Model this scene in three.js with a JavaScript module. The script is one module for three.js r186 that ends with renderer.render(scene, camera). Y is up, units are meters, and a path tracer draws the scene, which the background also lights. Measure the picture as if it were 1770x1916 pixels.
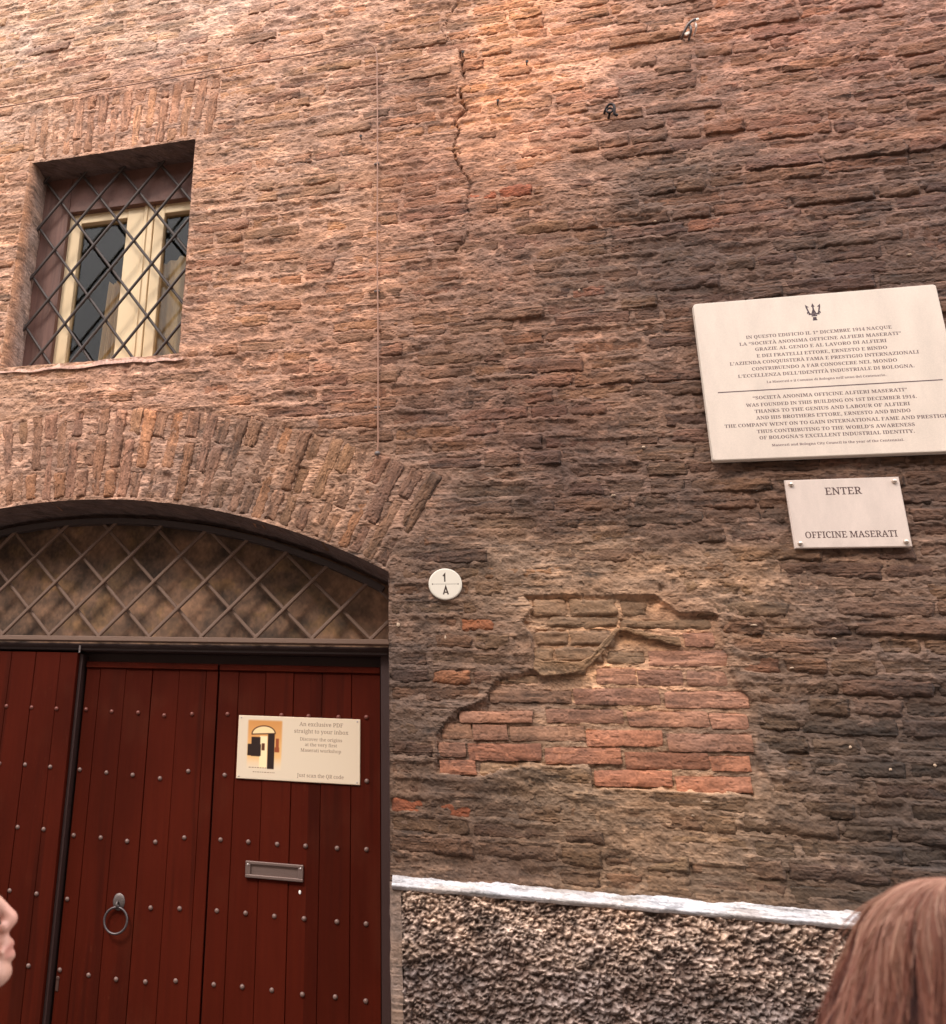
import * as THREE from 'three';
import { mergeGeometries as mergeRaw } from 'three/addons/utils/BufferGeometryUtils.js';
import { RoundedBoxGeometry } from 'three/addons/geometries/RoundedBoxGeometry.js';

// ---------------------------------------------------------------- camera, sky, sun, exposure
const scene = new THREE.Scene();
const camera = new THREE.PerspectiveCamera(60.27, 1770 / 1916, 0.05, 400);
camera.position.set(0, 1.6, 3.2);
camera.rotation.set(0.316887, 0.292313, 0.0645995, 'YXZ');
camera.setViewOffset(1770, 1916, 512.6, 0, 1770, 1916);      // the photograph is the right part of a wider picture
camera.focus = 3.6; camera.userData.fStop = 5.6;              // the people right in front of the lens are a little soft
camera.updateMatrixWorld(true);

{ // overcast sky over a narrow street: brightest overhead
  const w = 256, h = 128, d = new Float32Array(w * h * 4);
  for (let j = 0; j < h; j++) {
    const e = ((j + 0.5) / h - 0.5) * Math.PI, s = Math.sin(e);
    const L = e > 0 ? 2.25 * (1 + 2.0 * s) / 3 : 0.3;
    for (let i = 0; i < w; i++) {
      const o = (j * w + i) * 4;
      d[o] = L * 1.0; d[o + 1] = L * 0.995; d[o + 2] = L * 1.04; d[o + 3] = 1;
    }
  }
  const t = new THREE.DataTexture(d, w, h, THREE.RGBAFormat, THREE.FloatType);
  t.mapping = THREE.EquirectangularReflectionMapping; t.magFilter = THREE.LinearFilter; t.minFilter = THREE.LinearFilter; t.needsUpdate = true;
  scene.background = t; scene.environment = t;
}
const sun = new THREE.DirectionalLight(new THREE.Color().setRGB(1, 0.89, 0.78), 1.15);
sun.position.set(-3.4, 10.6, 6.6); sun.target.position.set(0, 2.5, 0);
sun.castShadow = true; sun.shadow.radius = 26; sun.shadow.mapSize.set(2048, 2048);
Object.assign(sun.shadow.camera, { left: -6, right: 6, top: 6, bottom: -6, near: 0.5, far: 30 });
scene.add(sun, sun.target);

const renderer = new THREE.WebGLRenderer({ antialias: true });
renderer.toneMapping = THREE.LinearToneMapping;
renderer.toneMappingExposure = 1.95;
renderer.shadowMap.enabled = true;

// ---------------------------------------------------------------- helpers
let seed = 20240517;
const rnd = () => { seed = (seed + 0x6d2b79f5) | 0; let t = Math.imul(seed ^ (seed >>> 15), 1 | seed); t = (t + Math.imul(t ^ (t >>> 7), 61 | t)) ^ t; return ((t ^ (t >>> 14)) >>> 0) / 4294967296; };
const rr = (a, b) => a + (b - a) * rnd();
const clamp = (x, a = 0, b = 1) => Math.min(b, Math.max(a, x));
const mix = (a, b, t) => a + (b - a) * t;
const tint3 = (r, g, b) => { const m = Math.max(1, r, g, b); return [r / m, g / m, b / m]; };   // keeps the hue of a colour that is too bright
const smooth = (a, b, x) => { const t = clamp((x - a) / (b - a)); return t * t * (3 - 2 * t); };
const NT = new Float32Array(65536); for (let i = 0; i < 65536; i++) NT[i] = rnd();
function vn(x, y) {                                    // value noise, 0..1
  const xi = Math.floor(x), yi = Math.floor(y), fx = x - xi, fy = y - yi;
  const u = fx * fx * (3 - 2 * fx), v = fy * fy * (3 - 2 * fy);
  const x0 = xi & 255, x1 = (xi + 1) & 255, y0 = (yi & 255) << 8, y1 = ((yi + 1) & 255) << 8;
  const a = NT[y0 + x0], b = NT[y0 + x1], c = NT[y1 + x0], d = NT[y1 + x1];
  return a + (b - a) * u + (c + (d - c) * u - a - (b - a) * u) * v;
}
function fbm(x, y, n = 4) { let s = 0, a = 0.5, t = 0; for (let i = 0; i < n; i++) { s += a * vn(x, y); t += a; a *= 0.5; x = x * 2.03 + 17.3; y = y * 2.03 + 31.7; } return s / t; }
function cellDist(x, y) {                              // distance to the nearest random point, in cells
  const xi = Math.floor(x), yi = Math.floor(y); let m = 9;
  for (let j = -1; j < 2; j++) for (let i = -1; i < 2; i++) {
    const cx = xi + i, cy = yi + j, h = ((cy & 255) << 8) + (cx & 255), h2 = ((cx * 7 + 91) & 255) * 256 + ((cy * 13 + 37) & 255);
    const dx = cx + NT[h] - x, dy = cy + NT[h2] - y, d = dx * dx + dy * dy; if (d < m) m = d;
  }
  return Math.sqrt(m);
}
const mergeGeometries = (l) => (l.some((g) => g.index) && l.some((g) => !g.index) ? mergeRaw(l.map((g) => (g.index ? g.toNonIndexed() : g))) : mergeRaw(l));
const lin = (r, g, b) => new THREE.Color(`rgb(${Math.round(r)},${Math.round(g)},${Math.round(b)})`);
const lin3 = (r, g, b) => { const c = lin(r, g, b); return [c.r, c.g, c.b]; };
// a point of the photograph taken back to the plane z of the facade
const Q = new THREE.Vector3();
function dirOf(px, py) { return new THREE.Vector3((px - 372.4) / 1650, -(py - 958) / 1650, -1).applyQuaternion(camera.quaternion); }
function W(px, py, z = 0) { const d = dirOf(px, py), t = (z - camera.position.z) / d.z; return [camera.position.x + d.x * t, camera.position.y + d.y * t]; }

const used = {};
const numbered = (n) => { const k = (used[n] = (used[n] ?? -1) + 1); return k ? `${n}_${String(k).padStart(3, '0')}` : n; };
function thing(name, label, category, pos = [0, 0, 0], group) {
  const o = new THREE.Group(); o.name = numbered(name); o.position.set(...pos); scene.add(o);
  o.userData = { label, category }; if (group) o.userData.group = group;
  return o;
}
function part(name, geo, material, parent, pos) {
  const m = new THREE.Mesh(geo, material); m.name = name; m.castShadow = m.receiveShadow = true;
  if (pos) m.position.set(...pos);
  parent.add(m); return m;
}
function struct(name, geo, material, pos) { const m = part(name, geo, material, scene, pos); m.userData.kind = 'structure'; return m; }
const box = (x0, x1, y0, y1, z0, z1) => new THREE.BoxGeometry(x1 - x0, y1 - y0, z1 - z0).translate((x0 + x1) / 2, (y0 + y1) / 2, (z0 + z1) / 2);
const rbox = (x0, x1, y0, y1, z0, z1, r = 0.003, s = 2) => new RoundedBoxGeometry(x1 - x0, y1 - y0, z1 - z0, s, r).translate((x0 + x1) / 2, (y0 + y1) / 2, (z0 + z1) / 2);
const rod = (a, b, r, n = 8) => new THREE.TubeGeometry(new THREE.LineCurve3(new THREE.Vector3(...a), new THREE.Vector3(...b)), 1, r, n, false);
const tube = (pts, r, seg = 40, n = 6, closed = false) => new THREE.TubeGeometry(new THREE.CatmullRomCurve3(pts.map((p) => new THREE.Vector3(...p)), closed), seg, r, n, closed);
function gridGeo(nx, ny, f) {                          // f(i, j) -> {p, uv, c}
  const P = [], U = [], C = [], I = [];
  for (let j = 0; j <= ny; j++) for (let i = 0; i <= nx; i++) { const v = f(i, j); P.push(...v.p); U.push(...v.uv); C.push(...v.c); }
  for (let j = 0; j < ny; j++) for (let i = 0; i < nx; i++) { const a = j * (nx + 1) + i, b = a + 1, c = a + nx + 1, d = c + 1; I.push(a, b, d, a, d, c); }
  const g = new THREE.BufferGeometry();
  g.setAttribute('position', new THREE.Float32BufferAttribute(P, 3)); g.setAttribute('uv', new THREE.Float32BufferAttribute(U, 2)); g.setAttribute('color', new THREE.Float32BufferAttribute(C, 3));
  g.setIndex(I); g.computeVertexNormals(); return g;
}

// ---------------------------------------------------------------- textures
const UVX = 2.6, UVY = 0.9, UVS = 4.8;                  // the wall's sheet of fine grain: 4.8 m square, 2.3 mm a pixel
const wallUV = (x, y) => [(x + UVX) / UVS, (y - UVY) / UVS];
function byteTex(n, data, srgb, rep = true) {
  const t = new THREE.DataTexture(data, n, data.length / 4 / n, THREE.RGBAFormat);
  t.magFilter = THREE.LinearFilter; t.minFilter = THREE.LinearFilter; if (rep) t.wrapS = t.wrapT = THREE.RepeatWrapping;
  if (srgb) t.colorSpace = THREE.SRGBColorSpace; t.needsUpdate = true; return t;
}
const toS = (v) => Math.round(255 * clamp(v <= 0.0031308 ? v * 12.92 : 1.055 * Math.pow(v, 1 / 2.4) - 0.055));
let wallMap, wallBump;
{
  const n = 2048, col = new Uint8Array(n * n * 4), bmp = new Uint8Array(n * n * 4), k = UVS / n;
  for (let j = 0; j < n; j++) for (let i = 0; i < n; i++) {
    const x = i * k, y = j * k;
    const wx = x + 0.02 * vn(x * 9, y * 9 + 50), wy = y + 0.012 * vn(x * 7 + 80, y * 11);
    const streak = fbm(wx * 15, wy * 72, 3), grain = fbm(wx * 170, wy * 220, 2), patch = fbm(wx * 14 + 9, wy * 26 + 5, 3), hue = vn(wx * 11 + 40, wy * 26);
    const pit = smooth(0.70, 0.80, vn(wx * 75 + 3, wy * 130)) * smooth(0.42, 0.6, patch);
    const fleck = smooth(0.83, 0.91, vn(wx * 62 + 33, wy * 105 + 11)) * smooth(0.45, 0.62, vn(wx * 4 + 9, wy * 5));
    const scratch = smooth(0.72, 0.8, vn(wx * 20 + 70, wy * 190 + 9)) * smooth(0.45, 0.6, vn(x * 5, y * 9 + 60));
    const crev = smooth(0.66, 0.78, vn(wx * 13 + 21, wy * 95 + 40)) * smooth(0.4, 0.6, vn(x * 7 + 15, y * 16 + 31));
    let L = 0.66 + 0.36 * (streak - 0.5) + 0.42 * (grain - 0.5) + 0.5 * (patch - 0.5) - 0.2 * pit - 0.2 * crev + 0.55 * fleck + 0.34 * scratch;
    L = clamp(L, 0.1, 1);
    const o = (j * n + i) * 4, hs = (hue - 0.5) * 0.16;
    col[o] = toS(L * (1 + hs * 0.3)); col[o + 1] = toS(L * (1 - hs * 0.25)); col[o + 2] = toS(L * (1 - hs)); col[o + 3] = 255;
    const b = 0.5 + 0.5 * (streak - 0.5) + 0.5 * (grain - 0.5) + 0.5 * (patch - 0.5) - 0.4 * pit - 0.2 * crev + 0.14 * fleck + 0.2 * scratch;
    bmp[o] = bmp[o + 1] = bmp[o + 2] = Math.round(255 * clamp(b)); bmp[o + 3] = 255;
  }
  wallMap = byteTex(n, col, true); wallBump = byteTex(n, bmp, false);
}
const MAPGAIN = 1 / 0.66;                               // the grain sheet averages about 0.66
const masonry = new THREE.MeshStandardMaterial({ name: 'masonry', vertexColors: true, map: wallMap, bumpMap: wallBump, bumpScale: 0.0072, roughness: 0.93 });
const masonryWorn = new THREE.MeshStandardMaterial({ name: 'masonry_worn', vertexColors: true, map: wallMap, bumpMap: wallBump, bumpScale: 0.004, roughness: 0.9 });
const masonrySoft = new THREE.MeshStandardMaterial({ name: 'masonry_soft', vertexColors: true, map: wallMap, bumpMap: wallBump, bumpScale: 0.005, roughness: 0.95 });

// generic fine paint / metal relief
let paintBump, paintMap;
{
  const n = 512, b = new Uint8Array(n * n * 4), c = new Uint8Array(n * n * 4);
  for (let j = 0; j < n; j++) for (let i = 0; i < n; i++) {
    const o = (j * n + i) * 4, g = fbm(i / 3, j / 60, 3), s = fbm(i / 40, j / 90 + 9, 3), f = vn(i / 2.2, j / 2.2);
    b[o] = b[o + 1] = b[o + 2] = 255 * clamp(0.5 + 0.45 * (g - 0.5) + 0.2 * (f - 0.5)); b[o + 3] = 255;
    const L = clamp(0.72 + 0.5 * (s - 0.5) + 0.16 * (g - 0.5) + 0.1 * (f - 0.5));
    c[o] = c[o + 1] = c[o + 2] = toS(L); c[o + 3] = 255;
  }
  paintBump = byteTex(n, b, false); paintMap = byteTex(n, c, true);
}

// ---------------------------------------------------------------- dirt and tone of the wall (soot on the right, clean brick left, sky glare painted in upper left)
const ANCH = [];
{
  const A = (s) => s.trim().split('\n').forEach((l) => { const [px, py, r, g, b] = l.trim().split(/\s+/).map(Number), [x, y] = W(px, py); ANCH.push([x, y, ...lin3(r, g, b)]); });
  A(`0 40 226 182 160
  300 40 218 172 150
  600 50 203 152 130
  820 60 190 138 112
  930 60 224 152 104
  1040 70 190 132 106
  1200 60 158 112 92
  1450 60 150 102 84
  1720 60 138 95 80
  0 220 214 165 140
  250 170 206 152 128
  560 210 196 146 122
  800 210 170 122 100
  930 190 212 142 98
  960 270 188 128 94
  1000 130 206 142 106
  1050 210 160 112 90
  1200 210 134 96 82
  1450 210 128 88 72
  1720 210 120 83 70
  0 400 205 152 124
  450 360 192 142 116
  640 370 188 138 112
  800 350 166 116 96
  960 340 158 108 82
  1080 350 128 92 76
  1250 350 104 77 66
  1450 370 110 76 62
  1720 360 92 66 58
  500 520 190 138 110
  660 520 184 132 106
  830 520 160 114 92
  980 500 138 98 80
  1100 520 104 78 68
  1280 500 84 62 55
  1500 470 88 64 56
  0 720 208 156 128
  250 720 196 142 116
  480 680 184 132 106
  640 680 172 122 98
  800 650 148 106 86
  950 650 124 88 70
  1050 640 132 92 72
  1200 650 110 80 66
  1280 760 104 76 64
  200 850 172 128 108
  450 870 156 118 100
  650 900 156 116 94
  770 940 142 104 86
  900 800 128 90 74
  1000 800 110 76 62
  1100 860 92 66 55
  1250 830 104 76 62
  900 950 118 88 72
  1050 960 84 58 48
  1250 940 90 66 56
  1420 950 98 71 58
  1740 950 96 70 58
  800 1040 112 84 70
  950 1050 136 104 80
  1130 1060 142 108 82
  1350 1080 134 102 78
  1600 1100 104 77 62
  1740 1100 100 74 60
  790 1260 108 82 70
  920 1230 116 86 68
  1100 1180 150 114 84
  1250 1180 136 100 76
  1450 1220 112 84 66
  1600 1260 98 74 62
  1740 1300 84 65 58
  790 1430 106 80 66
  880 1520 104 78 64
  1000 1520 122 96 74
  1200 1560 134 104 80
  1400 1560 128 100 78
  1480 1420 102 80 68
  1600 1450 82 65 58
  1740 1450 78 62 56
  790 1590 116 86 68
  950 1590 104 76 60
  1150 1640 126 98 76
  1350 1630 112 88 70
  1520 1600 90 70 60
  1740 1600 72 58 54
  -300 400 214 165 138
  -300 900 190 145 120
  1900 300 96 68 58
  1900 1200 80 62 55`);
}
const TONE = 0.76;
function stainAndGlare(x, y) {
  const wx = x + 0.09 * (fbm(x * 3.1, y * 3.1) - 0.5) * 2, wy = y + 0.06 * (fbm(x * 2.7 + 40, y * 4.7) - 0.5) * 2;
  let r = 0, g = 0, b = 0, s = 1e-9;
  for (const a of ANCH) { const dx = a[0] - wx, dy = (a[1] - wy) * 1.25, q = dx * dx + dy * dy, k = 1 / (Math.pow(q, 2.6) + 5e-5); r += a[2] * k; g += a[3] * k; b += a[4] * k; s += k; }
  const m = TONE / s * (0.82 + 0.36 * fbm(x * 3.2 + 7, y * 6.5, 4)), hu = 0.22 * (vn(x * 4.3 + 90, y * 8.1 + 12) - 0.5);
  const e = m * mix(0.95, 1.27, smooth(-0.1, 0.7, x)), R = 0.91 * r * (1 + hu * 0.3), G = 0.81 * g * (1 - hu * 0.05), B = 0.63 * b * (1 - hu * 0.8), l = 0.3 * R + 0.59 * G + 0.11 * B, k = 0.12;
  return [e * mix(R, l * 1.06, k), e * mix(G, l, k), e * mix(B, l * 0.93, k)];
}
// the wall colour is slow to compute, so it is kept on a grid and read between
const SG = { x0: -3.7, y0: -0.1, d: 0.02, nx: 338, ny: 338, v: null };
SG.v = new Float32Array((SG.nx + 1) * (SG.ny + 1) * 3);
for (let j = 0; j <= SG.ny; j++) for (let i = 0; i <= SG.nx; i++) SG.v.set(stainAndGlare(SG.x0 + i * SG.d, SG.y0 + j * SG.d), (j * (SG.nx + 1) + i) * 3);
function tone(x, y) {
  const u = clamp((x - SG.x0) / SG.d, 0, SG.nx - 1e-3), v = clamp((y - SG.y0) / SG.d, 0, SG.ny - 1e-3), i = Math.floor(u), j = Math.floor(v), fu = u - i, fv = v - j, o = [];
  for (let c = 0; c < 3; c++) {
    const a = SG.v[(j * (SG.nx + 1) + i) * 3 + c], b = SG.v[(j * (SG.nx + 1) + i + 1) * 3 + c], d = SG.v[((j + 1) * (SG.nx + 1) + i) * 3 + c], e = SG.v[((j + 1) * (SG.nx + 1) + i + 1) * 3 + c];
    o.push(mix(mix(a, b, fu), mix(d, e, fu), fv));
  }
  return o;
}

// ---------------------------------------------------------------- the facade's shape
const WIN = { x0: -1.925, x1: -1.097, y0: 3.412, y1: 4.542 };
const ARC = { cx: -1.47, cy: 0.193, r: 2.572, R: 2.985, half: 1.246, x1: -0.224, x0: -2.716 };
const archY = (x) => { const d = x - ARC.cx; return Math.abs(d) >= ARC.half ? -1 : ARC.cy + Math.sqrt(ARC.r * ARC.r - d * d); };
const inDoor = (x, y) => x > ARC.x0 && x < ARC.x1 && y < archY(x);
const inWin = (x, y) => x > WIN.x0 - 0.022 && x < WIN.x1 && y > WIN.y0 && y < WIN.y1;
const ringA = Math.atan2(ARC.half, archY(ARC.x1 - 1e-6) - ARC.cy);
function inRing(x, y) { const dx = x - ARC.cx, dy = y - ARC.cy, r = Math.hypot(dx, dy), a = Math.atan2(dx, dy); return Math.abs(a) < ringA + 0.012 && r < ARC.R + 0.006 && r > 2.4; }
const LINT = { x0: -1.99, x1: -1.0, y0: WIN.y1, y1: 4.895 };
const inLintel = (x, y) => x > LINT.x0 && x < LINT.x1 && y >= LINT.y0 && y < LINT.y1;
const PATCH = [[505, 290], [1120, 290], [1240, 375], [1420, 380], [1440, 500], [1500, 570], [1480, 640], [1530, 735], [1610, 800], [1610, 1030], [1650, 1150], [1600, 1240], [1200, 1215], [830, 1200], [820, 1100], [500, 1095], [290, 1150], [90, 1130], [90, 960], [180, 840], [320, 790], [370, 700], [560, 640], [540, 480], [500, 420], [550, 350]].map(([a, b]) => W(780 + a / 2.529, 1000 + b / 2.529));
function inPoly(x, y, p) { let c = false; for (let i = 0, j = p.length - 1; i < p.length; j = i++) if (p[i][1] > y !== p[j][1] > y && x < ((p[j][0] - p[i][0]) * (y - p[i][1])) / (p[j][1] - p[i][1]) + p[i][0]) c = !c; return c; }
function segDist(x, y, a, b) { const dx = b[0] - a[0], dy = b[1] - a[1], t = clamp(((x - a[0]) * dx + (y - a[1]) * dy) / (dx * dx + dy * dy)); return Math.hypot(x - a[0] - t * dx, y - a[1] - t * dy); }
function polyDist(x, y, p) { let m = 9; for (let i = 0, j = p.length - 1; i < p.length; j = i++) m = Math.min(m, segDist(x, y, p[i], p[j])); return m; }
const CRACK = [[866, -60], [858, -20], [862, 0], [845, 20], [840, 35], [826, 55], [838, 75], [858, 90], [864, 105], [868, 145], [872, 160], [860, 170], [866, 195], [872, 205], [850, 230], [862, 245], [853, 262], [849, 285], [862, 315], [880, 345], [874, 385], [884, 420], [866, 455], [850, 472]].map(([a, b]) => W(a, b));
function crack(x, y) { if (x < -0.06 || x > 0.2 || y < 3.6) return 0; const jx = x + 0.012 * (vn(y * 75, 3.3) - 0.5) + 0.004 * (vn(y * 210, 7.3) - 0.5); let m = 9; for (let i = 1; i < CRACK.length; i++) m = Math.min(m, segDist(jx, y, CRACK[i - 1], CRACK[i])); const w = -0.0016 + 0.005 * smooth(0.25, 0.8, vn(x * 14, y * 13)); return smooth(w + 0.004, w, m) * (y > 4.15 ? 1 : 0.55); }
const und = (x, y) => 0.016 * (fbm(x * 0.9 + 3, y * 0.9 + 8, 3) - 0.5) + 0.007 * (fbm(x * 4 + 1, y * 9 + 2, 2) - 0.5);
const ridge = (v) => 1 - Math.abs(2 * v - 1);
const erosion = (x, y) => 0.008 * (fbm(x * 13 + 11, y * 34 + 3, 3) - 0.5) + 0.004 * (ridge(vn(x * 26 + 5, y * 60 + 9)) - 0.6) + 0.003 * (vn(x * 80, y * 110 + 7) - 0.5) - 0.003 * smooth(0.66, 0.84, vn(x * 9 + 31, y * 90 + 4)) - 0.006 * smooth(0.72, 0.82, vn(x * 21 + 77, y * 30 + 15));
// where old render and mortar still lie over the bricks
const SMEARS = [[1060, 1050, 0.3, 0.12, 0.009], [1330, 1090, 0.28, 0.1, 0.007], [1240, 1560, 0.42, 0.1, 0.008], [1010, 1150, 0.12, 0.12, 0.005], [560, 600, 0.35, 0.2, 0.003], [60, 720, 0.5, 0.09, 0.006], [780, 1010, 0.14, 0.16, 0.006], [900, 560, 0.12, 0.5, 0.004], [1060, 440, 0.06, 0.4, 0.006], [1420, 1380, 0.05, 0.3, 0.005]].map(([px, py, rx, ry, h]) => [...W(px, py), rx, ry, h]);
function smear(x, y) { let s = 0; for (const [cx, cy, rx, ry, h] of SMEARS) { const d = ((x - cx) / rx) ** 2 + ((y - cy) / ry) ** 2; if (d < 4) s += h * Math.exp(-d * 1.2); } return s; }
const deepJoint = (x) => smooth(-0.4, 0.9, x);          // joints are washed out further on the sooty side
const CRUST = [[480, 250], [1000, 290], [955, 455], [900, 520], [830, 590], [780, 620], [600, 640], [500, 600]].map(([a, b]) => W(780 + a / 2.529, 1000 + b / 2.529));
// how far each point of the sheet lies under a brick (0 in a joint, 1 well under it)
const MD = 0.0054, MF = { x0: -2.62, y0: 1.38, nx: Math.round(4.77 / MD) + 1, ny: Math.round(4.37 / MD) + 1 };
const under = new Float32Array(MF.nx * MF.ny);
function layUnder(o) {
  const ca = Math.cos(o.ang ?? 0), sa = Math.sin(o.ang ?? 0), hx = Math.abs(o.L / 2 * ca) + Math.abs(o.h / 2 * sa), hy = Math.abs(o.L / 2 * sa) + Math.abs(o.h / 2 * ca);
  for (let j = Math.max(0, Math.floor((o.cy - hy - MF.y0) / MD)); j <= Math.min(MF.ny - 1, Math.ceil((o.cy + hy - MF.y0) / MD)); j++) for (let i = Math.max(0, Math.floor((o.cx - hx - MF.x0) / MD)); i <= Math.min(MF.nx - 1, Math.ceil((o.cx + hx - MF.x0) / MD)); i++) {
    const x = MF.x0 + i * MD, y = MF.y0 + j * MD, dx = x - o.cx, dy = y - o.cy, u = Math.abs(dx * ca + dy * sa), v = Math.abs(-dx * sa + dy * ca), d = Math.min(o.L / 2 - u, o.h / 2 - v) - 0.0035 + 0.009 * (vn(x * 55 + 4, y * 75) - 0.5);
    const k = j * MF.nx + i; under[k] = Math.max(under[k], smooth(-0.002, 0.0065, d));
  }
}
function underAt(x, y) { const i = Math.round((x - MF.x0) / MD), j = Math.round((y - MF.y0) / MD); return i < 0 || j < 0 || i >= MF.nx || j >= MF.ny ? 0 : under[j * MF.nx + i]; }
function mortarZ(x, y) {
  const c = Math.round((y - 1.818) / 0.0615 - 0.5), run = vn(c * 7.31 + 100, x * 0.9 + c * 3.3), right = deepJoint(x), ring = inRing(x, y) || inLintel(x, y);
  const over = (ring ? 0.3 : 1) * clamp(smear(x, y) * 110) * 0.6 + 0.95 * smooth(0.47, 0.62, fbm(x * 5.5 + 70, y * 9 + 33, 3)) * (ring ? 0.3 : 1);     // mortar smeared across the bricks
  let z = und(x, y) + mix(0.0015, 0.0, right) - 0.007 * smooth(0.64, 0.84, run) * mix(0.25, 1, right) * (ring ? 0 : 1) + smear(x, y) * 0.5 - (ring ? 0.003 : 0);
  z += 0.010 * (fbm(x * 11 + 60, y * 20 + 20, 3) - 0.5) + 0.007 * (fbm(x * 46 + 9, y * 64, 2) - 0.5) + 0.004 * (vn(x * 110, y * 120) - 0.5);
  z -= underAt(x, y) * mix(mix(0.007, 0.007, right), -0.001, clamp(over));
  if (x > -0.2 && x < 1.05 && y > 1.6 && y < 2.45) {
    const d = polyDist(x, y, PATCH) + 0.03 * (vn(x * 26, y * 30) - 0.5) + 0.016 * (vn(x * 80, y * 80) - 0.5), inside = inPoly(x, y, PATCH);
    if (inside) z = mix(und(x, y) * 0.5 - (inPoly(x, y, CRUST) ? 0.004 : 0.0105) + 0.008 * (fbm(x * 40, y * 50, 2) - 0.5) - 0.010 * underAt(x, y), z, smooth(0.004, -0.004, d));
    else z += (0.003 + 0.011 * vn(x * 11 + 5, y * 13)) * smooth(0.10, 0.015, d);
  }
  z -= 0.018 * crack(x, y);
  return z;
}

// one brick: an eroded front face with soft edges and sides that run back into the wall
function brickGeo(o) {
  const { cx, cy, L, h, ang = 0, zoff = 0, back = 0.05, soft = 1, crisp = 0, tint = [1, 1, 1], own = null, cell = 0.0105, wob = 1, coarse = false } = o;
  const nx = Math.max(3, Math.round(L / (coarse ? 0.05 : cell))), ny = Math.max(3, Math.round(h / (coarse ? 0.02 : 0.0066))), ca = Math.cos(ang), sa = Math.sin(ang);
  const sx = o.sx ?? rr(-0.010, 0.010), sy = o.sy ?? rr(-0.05, 0.05), ro = o.round ?? rr(0.002, 0.007) * soft, kx = rr(0, 90), ky = rr(0, 90);
  const P = [], U = [], C = [], I = [];
  const vert = (i, j, drop) => {
    const fu = i / nx, fv = j / ny;
    let u = (fu - 0.5) * L, v = (fv - 0.5) * h;
    const eu = Math.min(fu, 1 - fu) * L, ev = Math.min(fv, 1 - fv) * h;
    u += wob * 0.016 * (vn(v * 45 + kx, ky + fu * 2) - 0.5) * (Math.abs(fu - 0.5) * 2) ** 2;
    v += wob * (0.009 * (vn(u * 20 + kx, ky + 7 + fv) - 0.5) + 0.008 * (vn(u * 80 + ky, kx + fv * 2) - 0.5)) * Math.abs(fv - 0.5) * 2;
    const x = cx + u * ca - v * sa, y = cy + u * sa + v * ca;
    const rx = 0.010 * soft + 0.004, ry = 0.008 * soft + 0.003;
    const fall = ro * (Math.pow(1 - clamp(eu / rx), 2) + Math.pow(1 - clamp(ev / ry), 2));
    const er = (ang > 0.3 ? erosion(y, x) : erosion(x + kx * 3, y + ky));
    let z = und(x, y) + zoff + sx * fu + sy * v - fall + er * (1 - 0.75 * crisp) * mix(0.7, 1.05, deepJoint(x)) - 0.018 * crack(x, y);
    if (drop) z = -back;
    const t = own ?? tone(x, y), m = 0.92 + 0.3 * (fbm(x * 24 + kx, y * 50 + ky, 2) - 0.5), dark = 1 - 0.22 * crack(x, y);
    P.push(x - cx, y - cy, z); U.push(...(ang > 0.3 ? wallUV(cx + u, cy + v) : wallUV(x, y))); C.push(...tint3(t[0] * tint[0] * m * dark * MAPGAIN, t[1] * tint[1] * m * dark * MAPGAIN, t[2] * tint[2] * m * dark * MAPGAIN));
  };
  for (let j = 0; j <= ny; j++) for (let i = 0; i <= nx; i++) vert(i, j, false);
  const id = (i, j) => j * (nx + 1) + i;
  for (let j = 0; j < ny; j++) for (let i = 0; i < nx; i++) { const a = id(i, j), b = id(i + 1, j), c = id(i, j + 1), d = id(i + 1, j + 1); I.push(a, b, d, a, d, c); }
  const ring = [];
  for (let i = 0; i < nx; i++) ring.push([i, 0]); for (let j = 0; j < ny; j++) ring.push([nx, j]); for (let i = nx; i > 0; i--) ring.push([i, ny]); for (let j = ny; j > 0; j--) ring.push([0, j]);
  let base = P.length / 3;
  if (crisp) { for (const [i, j] of ring) { vert(i, j, false); const k = P.length - 3, s = id(i, j) * 3; P[k] = P[s]; P[k + 1] = P[s + 1]; P[k + 2] = P[s + 2]; } }
  const top = crisp ? ring.map((_, q) => base + q) : ring.map(([i, j]) => id(i, j));
  base = P.length / 3;
  for (const [i, j] of ring) vert(i, j, true);
  for (let q = 0; q < ring.length; q++) { const a = top[q], b = top[(q + 1) % ring.length], c = base + q, d = base + ((q + 1) % ring.length); I.push(a, c, d, a, d, b); }
  const g = new THREE.BufferGeometry();
  g.setAttribute('position', new THREE.Float32BufferAttribute(P, 3)); g.setAttribute('uv', new THREE.Float32BufferAttribute(U, 2)); g.setAttribute('color', new THREE.Float32BufferAttribute(C, 3));
  g.setIndex(I); g.computeVertexNormals(); return g;
}
const brickTint = () => {                               // bricks differ in firing: most plain, some orange, plum or ashen
  const k = Math.exp(rr(-0.22, 0.2)), q = rnd();
  if (q < 0.07) return [k * 1.1, k * 0.98, k * 0.86];
  if (q < 0.24) return [k * 0.9, k * 0.86, k * 0.9];
  if (q < 0.36) return [k * 0.92, k * 0.98, k * 1.0];
  if (q < 0.48) return [k * 1.08, k * 1.06, k * 0.96];
  return [k * rr(0.96, 1.05), k * rr(0.96, 1.02), k * rr(0.93, 1.03)];
};

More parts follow.
